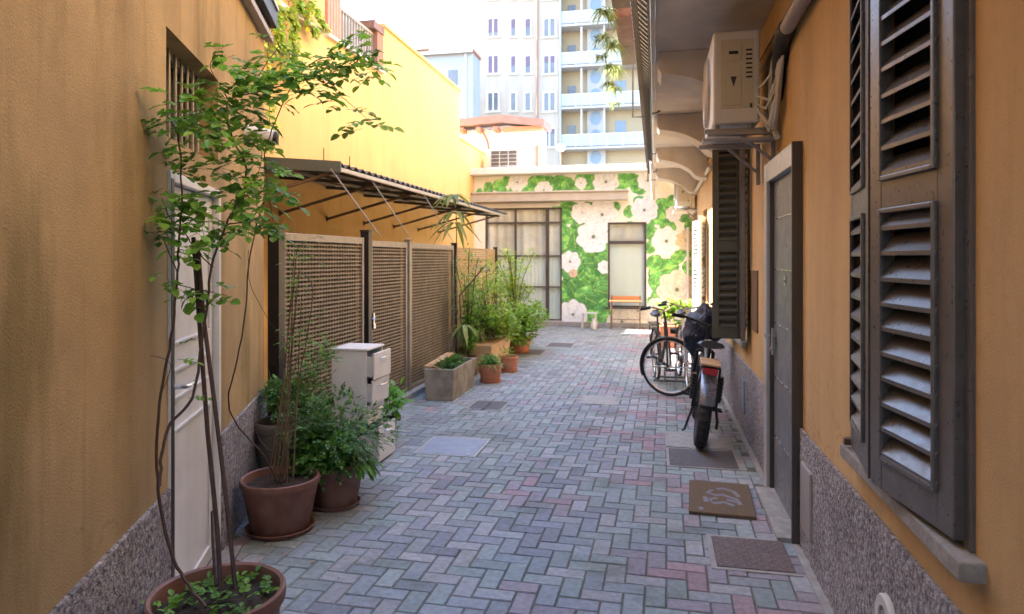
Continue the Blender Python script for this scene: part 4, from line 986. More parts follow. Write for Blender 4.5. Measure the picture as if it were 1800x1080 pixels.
# --- climbing rose in the near pot
rt = thing('potted_climber', 'tall climbing rose in big terracotta pot nearest the camera, before the white door', 'potted plant', (-1.57, 2.225, 0))
pot(rt, .238, .385, .165, M['terracotta'])
st = MB()
def stem(pts, D, D2, r0, r1, mb=st):
    P = smooth_path(path_px(pts, D, D2)); n = len(P)
    P = [p+Vector((ru(-.003,.003), ru(-.003,.003), 0)) for p in P]
    mb.tube(P, [r0+(r1-r0)*i/(n-1) for i in range(n)], 6); return P
stem([(362,1068),(335,1035),(306,985),(283,900),(276,800),(283,690),(300,600),(308,540),(312,480),(316,400),(320,330),(312,240),(300,215)], 2.42, 2.72, .0075, .003)
stem([(281,855),(284,800),(300,745),(338,700),(352,620),(364,540),(372,470),(398,395),(412,368),(430,330),(432,290),(412,250),(398,205),(405,175),(440,165)], 2.505, 2.95, .006, .003)
stem([(440,165),(500,150),(560,135),(600,128),(640,95),(650,70)], 2.95, 3.1, .0035, .0015)
stem([(374,470),(345,440),(322,405),(300,385),(285,350)], 2.65, 2.68, .003, .0015)
stem([(398,395),(440,385),(470,350),(480,395)], 2.8, 2.85, .003, .0015)
stem([(404,180),(380,140),(370,110),(392,95)], 2.9, 2.85, .003, .001)
stem([(440,160),(470,110),(500,80),(520,140)], 2.95, 3.0, .0025, .001)
stem([(415,250),(440,240),(460,270),(450,320)], 2.88, 2.9, .0025, .001)
stem([(312,480),(285,420),(270,400)], 2.7, 2.66, .0025, .001)
stem([(310,500),(350,510),(400,520)], 2.68, 2.7, .002, .001)
stem([(284,690),(300,640),(265,625)], 2.62, 2.6, .0015, .001)
stem([(560,135),(600,170),(640,205),(650,215)], 3.0, 3.1, .0018, .0008)
build(st, 'stems', M['stem'], rt, True, smooth=True, recalc=False)
sk = MB()
for pts in ([(388,1035),(383,940),(365,760),(350,560),(340,418)], [(414,1035),(398,880),(376,700),(358,560),(347,425)], [(381,1030),(376,960),(374,900)]):
    sk.tube(path_px(pts, 2.5, 2.75), .0085, 8)
sk.tube([atD(350+4*math.cos(a), 526+2*math.sin(a), 2.7)+Vector((0, .012*math.sin(a), 0)) for a in [k*.8 for k in range(8)]], .004, 5)
build(sk, 'stakes', M['stem'], rt, True, smooth=True)
lf = MB()
clusters = [(300,218,22,9),(328,282,34,16),(325,186,24,9),(362,205,26,12),(352,152,22,8),(372,236,22,7),(280,343,26,9),(302,378,28,13),(272,408,18,7),(332,358,22,7),(350,402,26,10),(382,416,20,6),(328,440,16,5),(293,487,16,4),(330,515,14,4),(380,516,18,5),
 (392,92,12,4),(385,150,16,5),(415,120,26,9),(452,132,28,12),(412,172,30,14),(446,182,28,12),(484,140,30,14),(520,132,24,11),(545,142,26,12),(568,118,24,10),(598,108,30,16),(628,92,32,18),(640,122,22,10),(658,88,10,4),(640,62,14,4),(575,158,18,6),(612,182,12,4),(640,214,16,5),(495,168,22,6),
 (420,262,24,11),(448,248,24,9),(455,298,26,12),(428,330,26,11),(472,338,18,7),(500,346,9,2),(412,352,20,8),(442,378,24,11),(482,398,14,5),(412,402,14,4),(508,140,20,6),(470,100,16,5),(430,215,18,5),(395,300,20,7),(465,220,16,4)]
for x, y, r_, n in clusters:
    D = 2.66+.35*max(0, min(1, (x-300)/330.))
    for _ in range(max(2, int(n*(1.0 if y < 170 else 1.3)))):
        a = ru(0, 6.28); rr = r_*math.sqrt(rnd())
        p = atD(x+rr*math.cos(a), y+rr*math.sin(a), D+ru(-.10, .10))
        az = ru(0, 6.28); el = ru(-.5, .35); d = Vector((math.cos(az)*math.cos(el), math.sin(az)*math.cos(el), math.sin(el)))
        compound(lf, p, d, Vector((ru(-.6,.6), ru(-.9,.3), 1)), (ru(.020, .032) if rnd() < .45 else ru(.034, .052)), ru(.022, .040), random.choice((3,5,5)), leafcol(.5, 1.5, .6))
for x, y, dx in ((262,622,-1),(312,632,1),(345,598,-.6),(262,795,-1),(330,700,.4)):
    p = atD(x, y, 2.6); compound(lf, p, (dx, .2, .05), (0,-.3,1), .03, .02, 5, leafcol())
build(lf, 'foliage', M['leaf'], rt, True, recalc=False)
b = MB()
for _ in range(46):
    a = ru(0, 6.28); rr = .19*math.sqrt(rnd()); az = ru(0, 6.28)
    compound(b, (rr*math.cos(a), rr*math.sin(a), .335), (math.cos(az), math.sin(az), ru(.3, 1.2)), (0,0,1), ru(.018,.032), ru(.014,.022), 5, leafcol(.6, 1.5, .3))
build(b, 'ground_leaves', M['leaf'], rt, recalc=False)

# --- second pot with tall canes
ct = thing('potted_climber', 'bundle of tall bare canes tied in a saucered terracotta pot against the plinth', 'potted plant', (-2.166, 3.663, 0))
pot(ct, .226, .315, .165, M['terracotta'])
st = MB()
tops = [(523,432),(520,455),(527,470),(515,500),(530,520),(518,440),(524,480)]
for i, (bx_, by_) in enumerate(((470,850),(484,854),(493,846),(504,851),(515,848),(478,846),(500,842))):
    tx, ty = tops[i]; mx = (bx_+tx)/2+ru(-4, 4)
    P = smooth_path(path_px([(bx_,by_),(bx_+(mx-bx_)*.6, by_-110),(mx,(by_+ty)/2),(tx,ty)], 4.03, 4.2)); st.tube(P, [.0055-.0035*k/len(P) for k in range(len(P))], 6)
stem([(500,845),(520,700),(545,560),(548,500),(520,470),(495,430)], 4.03, 4.2, .004, .002, st)
build(st, 'canes', M['cane'], ct, True, smooth=True, recalc=False)
st = MB()
stem([(488,850),(470,810),(455,790),(415,745),(402,700),(418,630),(432,540),(436,470),(450,400),(470,330),(466,270),(490,200),(520,140),(560,105),(610,100)], 4.0, 3.55, .005, .0025, st)
stem([(490,850),(500,800),(470,790),(450,760)], 4.0, 4.0, .003, .002, st)
stem([(436,440),(440,500),(470,560),(500,600),(512,640)], 4.0, 4.1, .002, .001, st)
build(st, 'climbing_stem', M['stem'], ct, True, smooth=True, recalc=False)
lf = MB()
for _ in range(120):
    x = ru(492, 560); y = ru(415, 640); 
    if rnd() < .5: y = random.choice((440, 500, 590))+ru(-18, 18)
    p = atD(x, y, ru(4.0, 4.3)); az = ru(0, 6.28); compound(lf, p, (math.cos(az), math.sin(az), ru(-.3,.4)), (0,0,1), ru(.010,.018), ru(.006,.010), 7, leafcol(.8, 1.5, .4))
for x, y, r_, n in ((440,262,14,6),(470,310,18,8),(455,350,20,8),(520,108,18,7),(486,60,12,3),(560,125,20,7),(600,118,20,6)):
    for _ in range(n):
        p = atD(x+ru(-r_,r_), y+ru(-r_,r_), ru(3.5,3.8)); az = ru(0,6.28); compound(lf, p, (math.cos(az), math.sin(az), ru(-.3,.4)), (ru(-.5,.5),-.5,1), ru(.03,.045), ru(.025,.034), 5, leafcol(.5, 1.2, .35))
build(lf, 'foliage', M['leaf'], ct, True, recalc=False)

def bush(mb, c, rad, n, L_, W_, kind='leaf', lo=.5, hi=1.4, yel=.3, gap=.45, spread=None):
    c = Vector(c)
    lobes = [(Vector((ru(-1,1), ru(-1,1), ru(-.7,1)))*.55, ru(.35,.65)) for _ in range(9)]
    k = 0; tries = 0
    while k < n and tries < n*12:
        tries += 1
        o_, s_ = random.choice(lobes); v = Vector((random.gauss(0,1), random.gauss(0,1), random.gauss(0,1))).normalized()*s_*(rnd()**.35)
        q = o_+v
        if q.length > 1.15: continue
        p = c+Vector((q.x*rad[0], q.y*rad[1], q.z*rad[2]))
        if noise.noise(p*7) < -gap*.5: continue
        d = Vector((q.x, q.y, q.z*.6+.25))+Vector((ru(-.7,.7), ru(-.7,.7), ru(-.5,.5)))
        if kind == 'leaf': mb.leaf(p, d, Vector((ru(-.5,.5), ru(-.5,.5), 1)), L_*ru(.7,1.2), W_*ru(.7,1.2), .2, leafcol(lo, hi, yel))
        elif kind == 'fine': compound(mb, p, d, (ru(-.4,.4), ru(-.4,.4), 1), L_*ru(.7,1.2), W_, 7, leafcol(lo, hi, yel))
        else: compound(mb, p, d, (ru(-.4,.4), ru(-.4,.4), 1), L_*ru(.7,1.2), W_, 5, leafcol(lo, hi, yel))
        k += 1
def blades(mb, c, n, L_, W_, lo=.6, hi=1.4, up=.6, spread=.04):
    for _ in range(n):
        a = ru(0, 6.28); e = ru(up-.4, up+.6); d = Vector((math.cos(a)*math.cos(e), math.sin(a)*math.cos(e), math.sin(e)))
        p = Vector(c)+Vector((ru(-spread,spread), ru(-spread,spread), 0)); ln = L_*ru(.6,1.1); x = d.cross(Vector((0,0,1))).normalized()*W_/2
        pts = [p+d*ln*t+Vector((0,0,-.5*ln*t*t)) for t in (0,.3,.6,.85,1)]; ws = [.6,1,.9,.5,.05]; cc = leafcol(lo, hi, .3); vs = []
        for q, w_ in zip(pts, ws): vs += [q-x*w_, q+x*w_]
        mb.add(vs, [(2*i, 2*i+1, 2*i+3, 2*i+2) for i in range(4)], cc)
# --- fern-like bush pot
t = thing('potted_bush', 'low feathery green bush overflowing a terracotta pot beside the cabinet', 'potted plant', (-2.03, 4.10, 0))
pot(t, .185, .285, .135, M['terracotta'])
b = MB(); bush(b, (-.08, .12, .44), (.36, .40, .26), 1500, .020, .013, 'fine', .35, 1.1, .2)
bush(b, (.0, -.08, .36), (.24, .18, .15), 600, .026, .021, 'comp', .7, 1.5, .3)
build(b, 'foliage', M['leaf_dark'], t, recalc=False)
b = MB()
for _ in range(26):
    a = ru(-.9, .5); b.leaf((.12+.08*math.cos(a), .12*math.sin(a)+.02, .29), (math.cos(a), math.sin(a), ru(-.6,.1)), (0,0,1), ru(.09,.14), ru(.025,.035), .5, leafcol(.6, 1.2, .2))
build(b, 'trailing_leaves', M['leaf'], t, recalc=False)
b = MB(); blades(b, (-.17, -.05, .28), 60, .16, .008, .9, 1.5, .4, .05); build(b, 'bluish_blades', mat('bluish_leaf', (.09,.16,.12,1), .5, attr=True, trans=.2), t, recalc=False)
b = MB()
for i in range(14): a = ru(0,6.28); b.tube([(0,0,.24), (ru(-.25,.15), ru(-.15,.35), ru(.4,.6))], .003, 4)
build(b, 'stems', M['stem_g'], t)
# --- grey pot behind
t = thing('potted_bush', 'old grey-brown pot with fine green foliage against the wall plinth', 'potted plant', (-2.50, 4.22, 0))
pot(t, .165, .50, .12, M['grey_pot'], False)
b = MB(); bush(b, (.02, .1, .62), (.26, .28, .17), 800, .018, .012, 'fine', .5, 1.3, .3); bush(b, (.1, .35, .80), (.12, .2, .22), 200, .016, .010, 'fine', .6, 1.4, .35)
build(b, 'foliage', M['leaf_dark'], t, recalc=False)
b = MB()
for i in range(12): b.tube([(ru(-.05,.05),ru(-.05,.05),.42), (ru(-.1,.2), ru(-.05,.45), ru(.6,.95))], .003, 4)
build(b, 'stems', M['stem_g'], t)
# --- broad leaf plant behind the cabinet
t = thing('potted_bush', 'glossy broad leaved plant in a small pot just behind the white cabinet', 'potted plant', (-2.33, 5.62, 0))
pot(t, .12, .20, .09, M['terracotta'])
b = MB(); bush(b, (.04, .02, .36), (.2, .2, .2), 130, .085, .055, 'leaf', .7, 1.5, .25); build(b, 'foliage', M['leaf'], t, recalc=False)
b = MB()
for i in range(8): b.tube([(0,0,.16), (ru(-.12,.14), ru(-.12,.14), ru(.3,.48))], .004, 5)
build(b, 'stems', M['stem_g'], t)

# --- concrete trough
t = thing('planter_trough', 'weathered rectangular concrete trough with a loose plank inside', 'planter', (-2.375, 7.79, 0))
b = MB(); a_, c_ = .158, .455; A_, C_ = .178, .475; h = .355; w_ = .03
out0 = [(-a_,-c_,0),(a_,-c_,0),(a_,c_,0),(-a_,c_,0)]; out1 = [(-A_,-C_,h),(A_,-C_,h),(A_,C_,h),(-A_,C_,h)]; in1 = [(-A_+w_,-C_+w_,h),(A_-w_,-C_+w_,h),(A_-w_,C_-w_,h),(-A_+w_,C_-w_,h)]; in0 = [(-a_+w_,-c_+w_,.22),(a_-w_,-c_+w_,.22),(a_-w_,c_-w_,.22),(-a_+w_,c_-w_,.22)]
b.add(out0+out1+in1+in0, [(3,2,1,0)]+[(i,(i+1)%4,(i+1)%4+4,i+4) for i in range(4)]+[(i+4,(i+1)%4+4,(i+1)%4+8,i+8) for i in range(4)]+[(i+8,(i+1)%4+8,(i+1)%4+12,i+12) for i in range(4)]+[(12,13,14,15)])
build(b, 'trough', M['concrete'], t, bevel=.008)
b = MB(); b.box(-.14,.14,-.43,.43,.23,.27); build(b, 'soil', M['soil'], t)
b = MB(); bush(b, (.0, -.0, .35), (.15, .40, .12), 420, .02, .012, 'fine', .6, 1.3, .3); blades(b, (.02,-.3,.28), 40, .16, .010); blades(b, (.0,.1,.28), 40, .18, .010); build(b, 'foliage', M['leaf_dark'], t, recalc=False)
t2 = thing('plank', 'short piece of reddish wood lying across the concrete trough', 'plank', (-2.45, 7.6, .35))
b = MB(); b.bar((-2.53, 7.38, .365), (-2.40, 7.86, .46), .10, .02); b.bar((-2.38, 7.40, .345), (-2.50, 7.36, .40), .012, .012); build(b, 'board', M['wood'], t2, True, bevel=.003)
# --- tall sapling with whorls of long leaves
t = thing('sapling', 'slender sapling with whorls of long drooping leaves rising past the canopy', 'tree', (-2.42, 8.05, .24))
b = MB(); P = smooth_path([Vector((-2.42, 8.05, .26)), Vector((-2.43, 8.1, .8)), Vector((-2.46, 8.2, 1.25)), Vector((-2.40, 8.1, 1.9)), Vector((-2.42, 8.1, 2.38))]); b.tube(P, [.012-.008*i/len(P) for i in range(len(P))], 7)
b.tube([atD(812,600,8.3), atD(808,520,8.4), atD(830,495,8.4), atD(850,470,8.5)], .009, 6)
build(b, 'trunk', M['stem'], t, True, smooth=True)
b = MB()
def whorl(c, n, L_, W_, dr=.5):
    for i in range(n):
        a = 6.28*i/n+ru(-.2,.2); b.leaf(c, (math.cos(a), math.sin(a), ru(-.1,.35)), (0,0,1), L_*ru(.8,1.1), W_, dr, leafcol(.6, 1.6, .5))
whorl(atD(797, 343, 8.3), 11, .27, .055, .7); whorl(atD(800, 372, 8.3), 8, .25, .06, .9); whorl(atD(800, 392, 8.3), 8, .27, .06, 1.2); whorl(atD(768, 395, 8.2), 5, .14, .03); whorl(atD(815, 572, 8.3), 6, .24, .06, .9); whorl(atD(848, 470, 8.5), 6, .16, .04)
build(b, 'foliage', mat('sapling_leaf', (.13,.20,.05,1), .5, attr=True, trans=.35), t, True, recalc=False)
# --- small pots further along
t = thing('potted_plant', 'round terracotta pot of grassy leaves right behind the concrete trough', 'potted plant', (-2.09, 8.58, 0)); pot(t, .155, .24, .12, M['terracotta_b'])
b = MB(); blades(b, (0,0,.22), 190, .28, .012, .8, 1.6, .7, .08); bush(b, (0,0,.3), (.14,.14,.08), 60, .04, .02, 'leaf'); build(b, 'foliage', M['leaf_dark'], t, recalc=False)
t = thing('potted_plant', 'small orange clay pot with low herbs at the paving edge', 'potted plant', (-2.02, 9.42, 0)); pot(t, .13, .22, .10, M['terracotta_b'])
b = MB(); bush(b, (0,0,.27), (.13,.13,.08), 90, .035, .02, 'leaf', .8, 1.6); build(b, 'foliage', M['leaf_light'], t, recalc=False)
b = MB(); t = thing('planter_trough', 'long clay trough crowded with leafy shrubs behind the small pots', 'planter', (-2.42, 9.9, 0))
b.add([(-.15,-.6,0),(.15,-.6,0),(.15,.6,0),(-.15,.6,0),(-.19,-.65,.38),(.19,-.65,.38),(.19,.65,.38),(-.19,.65,.38)], [(0,1,5,4),(1,2,6,5),(2,3,7,6),(3,0,4,7),(4,5,6,7)]); build(b, 'trough', mat('clay_trough', (.5,.33,.18,1), .8, vary=.15, bump=.2), t, bevel=.01)
b = MB(); bush(b, (0.06,-.1,.60), (.40,.76,.34), 2600, .065, .042, 'leaf', .5, 1.6, .4); bush(b, (-.1,.2,1.2), (.32,.6,.38), 800, .055, .032, 'leaf', .6, 1.6, .5); build(b, 'foliage', M['leaf_light'], t, recalc=False)
b = MB()
for i in range(16): b.tube([(ru(-.1,.1), ru(-.5,.5), .36), (ru(-.2,.2), ru(-.6,.6), ru(.9,1.5))], .005, 5)
build(b, 'stems', M['stem'], t)
t = thing('potted_bush', 'round bright green bush in a wide clay bowl before the glass door', 'potted plant', (-2.30, 11.4, 0)); pot(t, .24, .24, .18, M['terracotta_b'])
b = MB(); bush(b, (.05,-.12,.50), (.46,.60,.42), 3300, .065, .045, 'leaf', .5, 1.5, .3); build(b, 'foliage', M['leaf_light'], t, recalc=False)
t = thing('potted_shrub', 'airy yellow-green shrub with arching twigs against the glass door', 'potted plant', (-2.55, 12.4, 0)); pot(t, .22, .34, .16, M['terracotta_b'])
b = MB(); s2 = MB()
for i in range(16):
    a = ru(0, 6.28); r0_ = ru(.2, .6); top = Vector((r0_*math.cos(a), r0_*math.sin(a), ru(1.0, 1.75))); P = [Vector((0,0,.3)), Vector((top.x*.35, top.y*.35, top.z*.65)), top]; P = smooth_path(P, 6); s2.tube(P, .006, 5)
    for p in P[4:]:
        for _ in range(9): b.leaf(p+Vector((ru(-.09,.09), ru(-.09,.09), ru(-.08,.08))), (ru(-1,1), ru(-1,1), ru(-.4,.7)), (0,0,1), ru(.06,.10), ru(.03,.05), .2, leafcol(.9, 1.8, .6))
build(b, 'foliage', M['leaf_light'], t, recalc=False); build(s2, 'twigs', M['stem'], t)
t = thing('potted_shrub', 'twiggy small leaved shrub in front of the reed screen', 'potted plant', (-2.50, 9.0, 0)); pot(t, .13, .26, .10, M['terracotta'])
b = MB(); s2 = MB()
for i in range(18):
    a = ru(0, 6.28); r0_ = ru(.1, .36); top = Vector((r0_*math.cos(a), r0_*.9*math.sin(a)+.1, ru(.9, 1.75))); P = smooth_path([Vector((0,0,.22)), Vector((top.x*.3, top.y*.3, top.z*.6)), top], 7); s2.tube(P, .004, 5)
    for p in P[3:]:
        for _ in range(9): b.leaf(p+Vector((ru(-.07,.07), ru(-.07,.07), ru(-.06,.06))), (ru(-1,1), ru(-1,1), ru(-.4,.7)), (0,0,1), ru(.035,.055), ru(.018,.03), .2, leafcol(.6, 1.5, .5))
build(b, 'foliage', M['leaf'], t, recalc=False); build(s2, 'twigs', M['stem'], t)
# --- clay planter by the bicycles
t = thing('planter_trough', 'orange clay planter with bushy leaves by the right wall behind the bicycles', 'planter', (.30, 12.6, 0))
b = MB(); b.add([(-.2,-.16,0),(.2,-.16,0),(.2,.16,0),(-.2,.16,0),(-.23,-.19,.40),(.23,-.19,.40),(.23,.19,.40),(-.23,.19,.40)], [(0,1,5,4),(1,2,6,5),(2,3,7,6),(3,0,4,7),(4,5,6,7)]); build(b, 'box', M['terracotta_b'], t, bevel=.012)
b = MB(); bush(b, (0.05,0,.62), (.36,.27,.26), 900, .07, .05, 'leaf', .6, 1.5, .3); build(b, 'foliage', M['leaf_light'], t, recalc=False)
# --- ivy hanging from the sill planter
t = thing('hanging_ivy', 'yellow-green ivy trailing down the yellow wall from an upper window sill', 'plant', (YU+.06, 7.6, 4.56))
b = MB(); s2 = MB()
for pts in ([(478,5),(484,50),(488,90),(500,150)], [(486,10),(489,60),(492,85)], [(512,25),(516,60),(514,100),(520,140)], [(508,20),(512,70),(515,130)], [(520,10),(545,14),(558,30),(570,52)], [(490,20),(470,90),(474,200),(470,260)], [(515,10),(530,18),(545,45),(552,60)], [(500,30),(512,50),(507,110)]):
    P = smooth_path([atU(x, y, YU+.10) for x, y in pts], 8); s2.tube(P, .004, 4)
    for p in P:
        for _ in range(5): b.leaf(p+Vector((ru(0,.05), ru(-.07,.07), ru(-.05,.05))), (ru(-.3,.8), ru(-1,1), ru(-1,.3)), (1,0,.4), ru(.05,.085), ru(.045,.07), .15, leafcol(.8, 1.8, .8))
bush(b, (YU+.12, 7.5, 4.72), (.12, .5, .14), 120, .07, .045, 'leaf', .6, 1.4, .4)
build(b, 'foliage', M['leaf_light'], t, True, recalc=False); build(s2, 'vines', M['stem'], t, True)

# ------------------------------------------------------------------ bicycles
def wheel(parent, cx, cz, r, tw, name='wheel', spokes=28, steer=None, cy=0, fat=False):
    """wheel in the local xz plane; steer rotates about a vertical axis through the hub"""
    Mt = Matrix.Translation((cx, cy, cz)) @ (Matrix.Rotation(steer, 4, 'Z') if steer else Matrix.Identity(4))
    def tr(b): b.v = [tuple(Mt @ Vector(p)) for p in b.v]; return b
    b = MB(); b.tube([(r*.93*math.cos(a), 0, r*.93*math.sin(a)) for a in [2*math.pi*k/56 for k in range(56)]], .006, 6, closed=True)
    b = MB(); rr = r-tw/2
    n, m_ = 64, 12; vs = []; 
    for k in range(n):
        a = 2*math.pi*k/n
        for j in range(m_):
            t_ = 2*math.pi*j/m_; q = rr+tw/2*math.cos(t_)
            if fat and math.cos(t_) > .2: q += .004*(1 if k % 2 else -1)
            vs.append((q*math.cos(a), tw/2*math.sin(t_), q*math.sin(a)))
    b.add(vs, [(k*m_+j, ((k+1) % n)*m_+j, ((k+1) % n)*m_+(j+1) % m_, k*m_+(j+1) % m_) for k in range(n) for j in range(m_)])
    wo = build(tr(b), name, M['rubber'], parent, smooth=not fat)
    b = MB(); ri = rr-tw/2; b.tube([((ri)*math.cos(a), 0, (ri)*math.sin(a)) for a in [2*math.pi*k/48 for k in range(48)]], min(.011, tw*.4), 8, closed=True)
    build(tr(b), 'rim', M['silver'] if not fat else M['black_metal'], wo, smooth=True)
    b = MB()
    for k in range(spokes):
        a = 2*math.pi*k/spokes; s_ = .028 if k % 2 else -.028; a2 = a+(.35 if k % 4 < 2 else -.35)
        b.tube([(.018*math.cos(a2), s_, .018*math.sin(a2)), (ri*math.cos(a), 0, ri*math.sin(a))], .0013, 4)
    b.tube([(0,-.045,0),(0,.045,0)], .018 if not fat else .06, 14)
    build(tr(b), 'spokes', M['steel'] if not fat else M['black_metal'], wo)
    return wo
def arc_fender(cx, cz, r, w_, a0, a1, th=.004, n=24):
    b = MB(); vs = []
    for k in range(n+1):
        a = a0+(a1-a0)*k/n
        for (y, dr) in ((-w_/2, -.012), (-w_*.3, 0), (w_*.3, 0), (w_/2, -.012), (w_/2, -.012-th), (-w_/2, -.012-th)):
            vs.append((cx+(r+dr)*math.cos(a), y, cz+(r+dr)*math.sin(a)))
    b.add(vs, [(k*6+j, k*6+(j+1) % 6, (k+1)*6+(j+1) % 6, (k+1)*6+j) for k in range(n) for j in range(6)]); return b
def saddle(parent, x, z, L_=.27, W_=.16, m='seat'):
    b = MB(); n = 14; k = 10; vs = []
    for i in range(n+1):
        t_ = i/n; w_ = W_/2*(1-.78*max(0, (t_-.25)/.75)**.8) if t_ > .25 else W_/2*(.75+.25*math.sin(t_/.25*math.pi/2)); h_ = .03+.012*math.cos(t_*3)
        for j in range(k):
            a = 2*math.pi*j/k; vs.append((x-L_*.4+L_*t_, w_*math.cos(a), z+h_*.9*math.sin(a)*(1 if math.sin(a) > 0 else .8)+.012*math.cos(t_*6.28)))
    b.add(vs, [(i*k+j, i*k+(j+1) % k, (i+1)*k+(j+1) % k, (i+1)*k+j) for i in range(n) for j in range(k)]+[tuple(range(k)), tuple(n*k+j for j in range(k-1,-1,-1))])
    return build(b, 'saddle', M[m], parent, smooth=True)
def crankset(parent, x, z, ang_, side=.10, big=.09):
    b = MB(); b.tube([(x,-.05,z),(x,.05,z)], .022, 12)
    for s_ in (-1, 1):
        a = ang_+(math.pi if s_ > 0 else 0); b.bar((x, s_*.065, z), (x+.165*math.cos(a), s_*.075, z+.165*math.sin(a)), .022, .016, (0,1,0))
    b.tube([(x,-.045,z),(x,-.04,z)], big, 28); cs_ = build(b, 'crankset', M['black_metal'], parent)
    for s_ in (-1, 1):
        a = ang_+(math.pi if s_ > 0 else 0); px, pz = x+.165*math.cos(a), z+.165*math.sin(a); p = MB()
        for dx in (-.04, .04): p.bar((px+dx, s_*.09, pz), (px+dx, s_*.19, pz), .014, .02)
        for yy in (.09, .14, .19): p.bar((px-.045, s_*yy, pz), (px+.045, s_*yy, pz), .010, .018)
        build(p, 'pedal', M['rubber'], cs_)
    b = MB(); b.tube([(x, -.043, z+.085), (x-.2, -.044, z+.06), (x-.42, -.045, z+.045)], .004, 5); b.tube([(x, -.043, z-.085), (x-.2, -.044, z-.06), (x-.42, -.045, z-.035)], .004, 5); build(b, 'chain', M['steel'], cs_)

# local frame: x forward, y left, z up; origin on the ground under the rear hub
def fat_bike(label, loc, rotz, lean):
    t = thing('bicycle', label, 'bicycle', loc, rotz, 'bicycles along the right wall', Matrix.Rotation(R(lean), 4, 'X'))
    r = .335; wb_ = 1.07
    wheel(t, 0, r, r, .102, fat=True, spokes=20); wheel(t, wb_, r, r, .102, fat=True, spokes=20)
    f = MB(); bbp = (.44, 0, .30); sc = (.28, 0, .66); hd = (.88, 0, .80); hb_ = (.93, 0, .64)
    f.tube([bbp, sc], .02, 12); f.tube([sc, hd], .028, 12); f.tube([hb_, bbp], .036, 12); f.tube([hd, hb_], .025, 12); f.tube([(.26,0,.70),(.22,0,.83)], .015, 10)
    for s_ in (-1, 1):
        f.tube([(0, s_*.085, r), (.2, s_*.075, r-.01), (.42, s_*.04, .30)], .013, 8); f.tube([(0, s_*.085, r), (.05, s_*.078, .50), (.26, s_*.035, .66)], .012, 8)
    build(f, 'frame', M['black_metal'], t, smooth=True)
    f = MB(); f.tube([hd, (.90,0,.74), (.93,0,.66)], .024, 10)
    for s_ in (-1, 1): f.tube([(.93, s_*.075, .70), (1.0, s_*.08, .5), (wb_, s_*.075, r)], .019, 10)
    f.tube([(.93,-.075,.70),(.93,.075,.70)], .02, 8); f.tube([hd, (.86,0,.95)], .018, 10); build(f, 'fork', M['black_metal'], t, smooth=True)
    f = MB(); f.tube([(.86,0,.95),(.88,.10,.98),(.84,.28,1.02),(.80,.33,1.02)], .012, 10); f.tube([(.86,0,.95),(.88,-.10,.98),(.84,-.28,1.02),(.80,-.33,1.02)], .012, 10)
    hbx = build(f, 'handlebar', M['black_metal'], t, smooth=True)
    f = MB()
    for s_ in (-1,1): f.tube([(.85,s_*.24,1.01),(.78,s_*.35,1.02)], .018, 10)
    build(f, 'grip', M['rubber'], hbx, smooth=True)
    saddle(t, .20, .85, .28, .24)
    build(arc_fender(0, r, r+.028, .125, R(35), R(165)), 'fender', M['fender_blue'], t, smooth=True)
    f = MB()
    for s_ in (-1, 1):
        f.tube([(.20, s_*.07, .70), (-.05, s_*.075, .715), (-.22, s_*.07, .715)], .009, 8); f.tube([(0, s_*.10, r), (-.10, s_*.085, .70)], .009, 8)
        f.tube([(.02, s_*.105, .40), (-.02, s_*.105, .62)], .024, 10)
        for k in range(6): f.tube([(.015-.006*k, s_*.105, .43+.03*k), (.013-.006*k, s_*.105, .438+.03*k)], .031, 10)
    f.tube([(-.22,-.07,.715),(-.22,.07,.715)], .009, 8)
    rk = build(f, 'rear_rack', M['black_metal'], t, smooth=True)
    f = MB(); f.box(-.24, .12, -.078, .078, .727, .745); build(f, 'rack_board', M['wood'], rk, bevel=.006)
    f = MB(); f.box(-.262, -.245, -.06, .06, .66, .712); build(f, 'rear_light', M['red_lens'], rk, bevel=.006)
    crankset(t, .44, .30, R(-30)); 
    f = MB(); f.tube([(.38, .07, .28), (.42, .12, .03), (.45,.135,.012)], .011, 8); f.tube([(0,-.10,r),(-.03,-.12,.24),(.0,-.12,.18)], .012, 8); build(f, 'kickstand', M['black_metal'], t)
    f = MB(); f.box(.40, .80, -.04, .04, .34, .44) if False else f.tube([(.52,0,.42),(.80,0,.62)], .05, 10); build(f, 'battery', M['black_metal'], t)
    return t
fat_bike('black fat tyred bicycle with pale wooden rack board and red rear light, nearest the camera', (.36, 5.98, 0), R(88), 7)

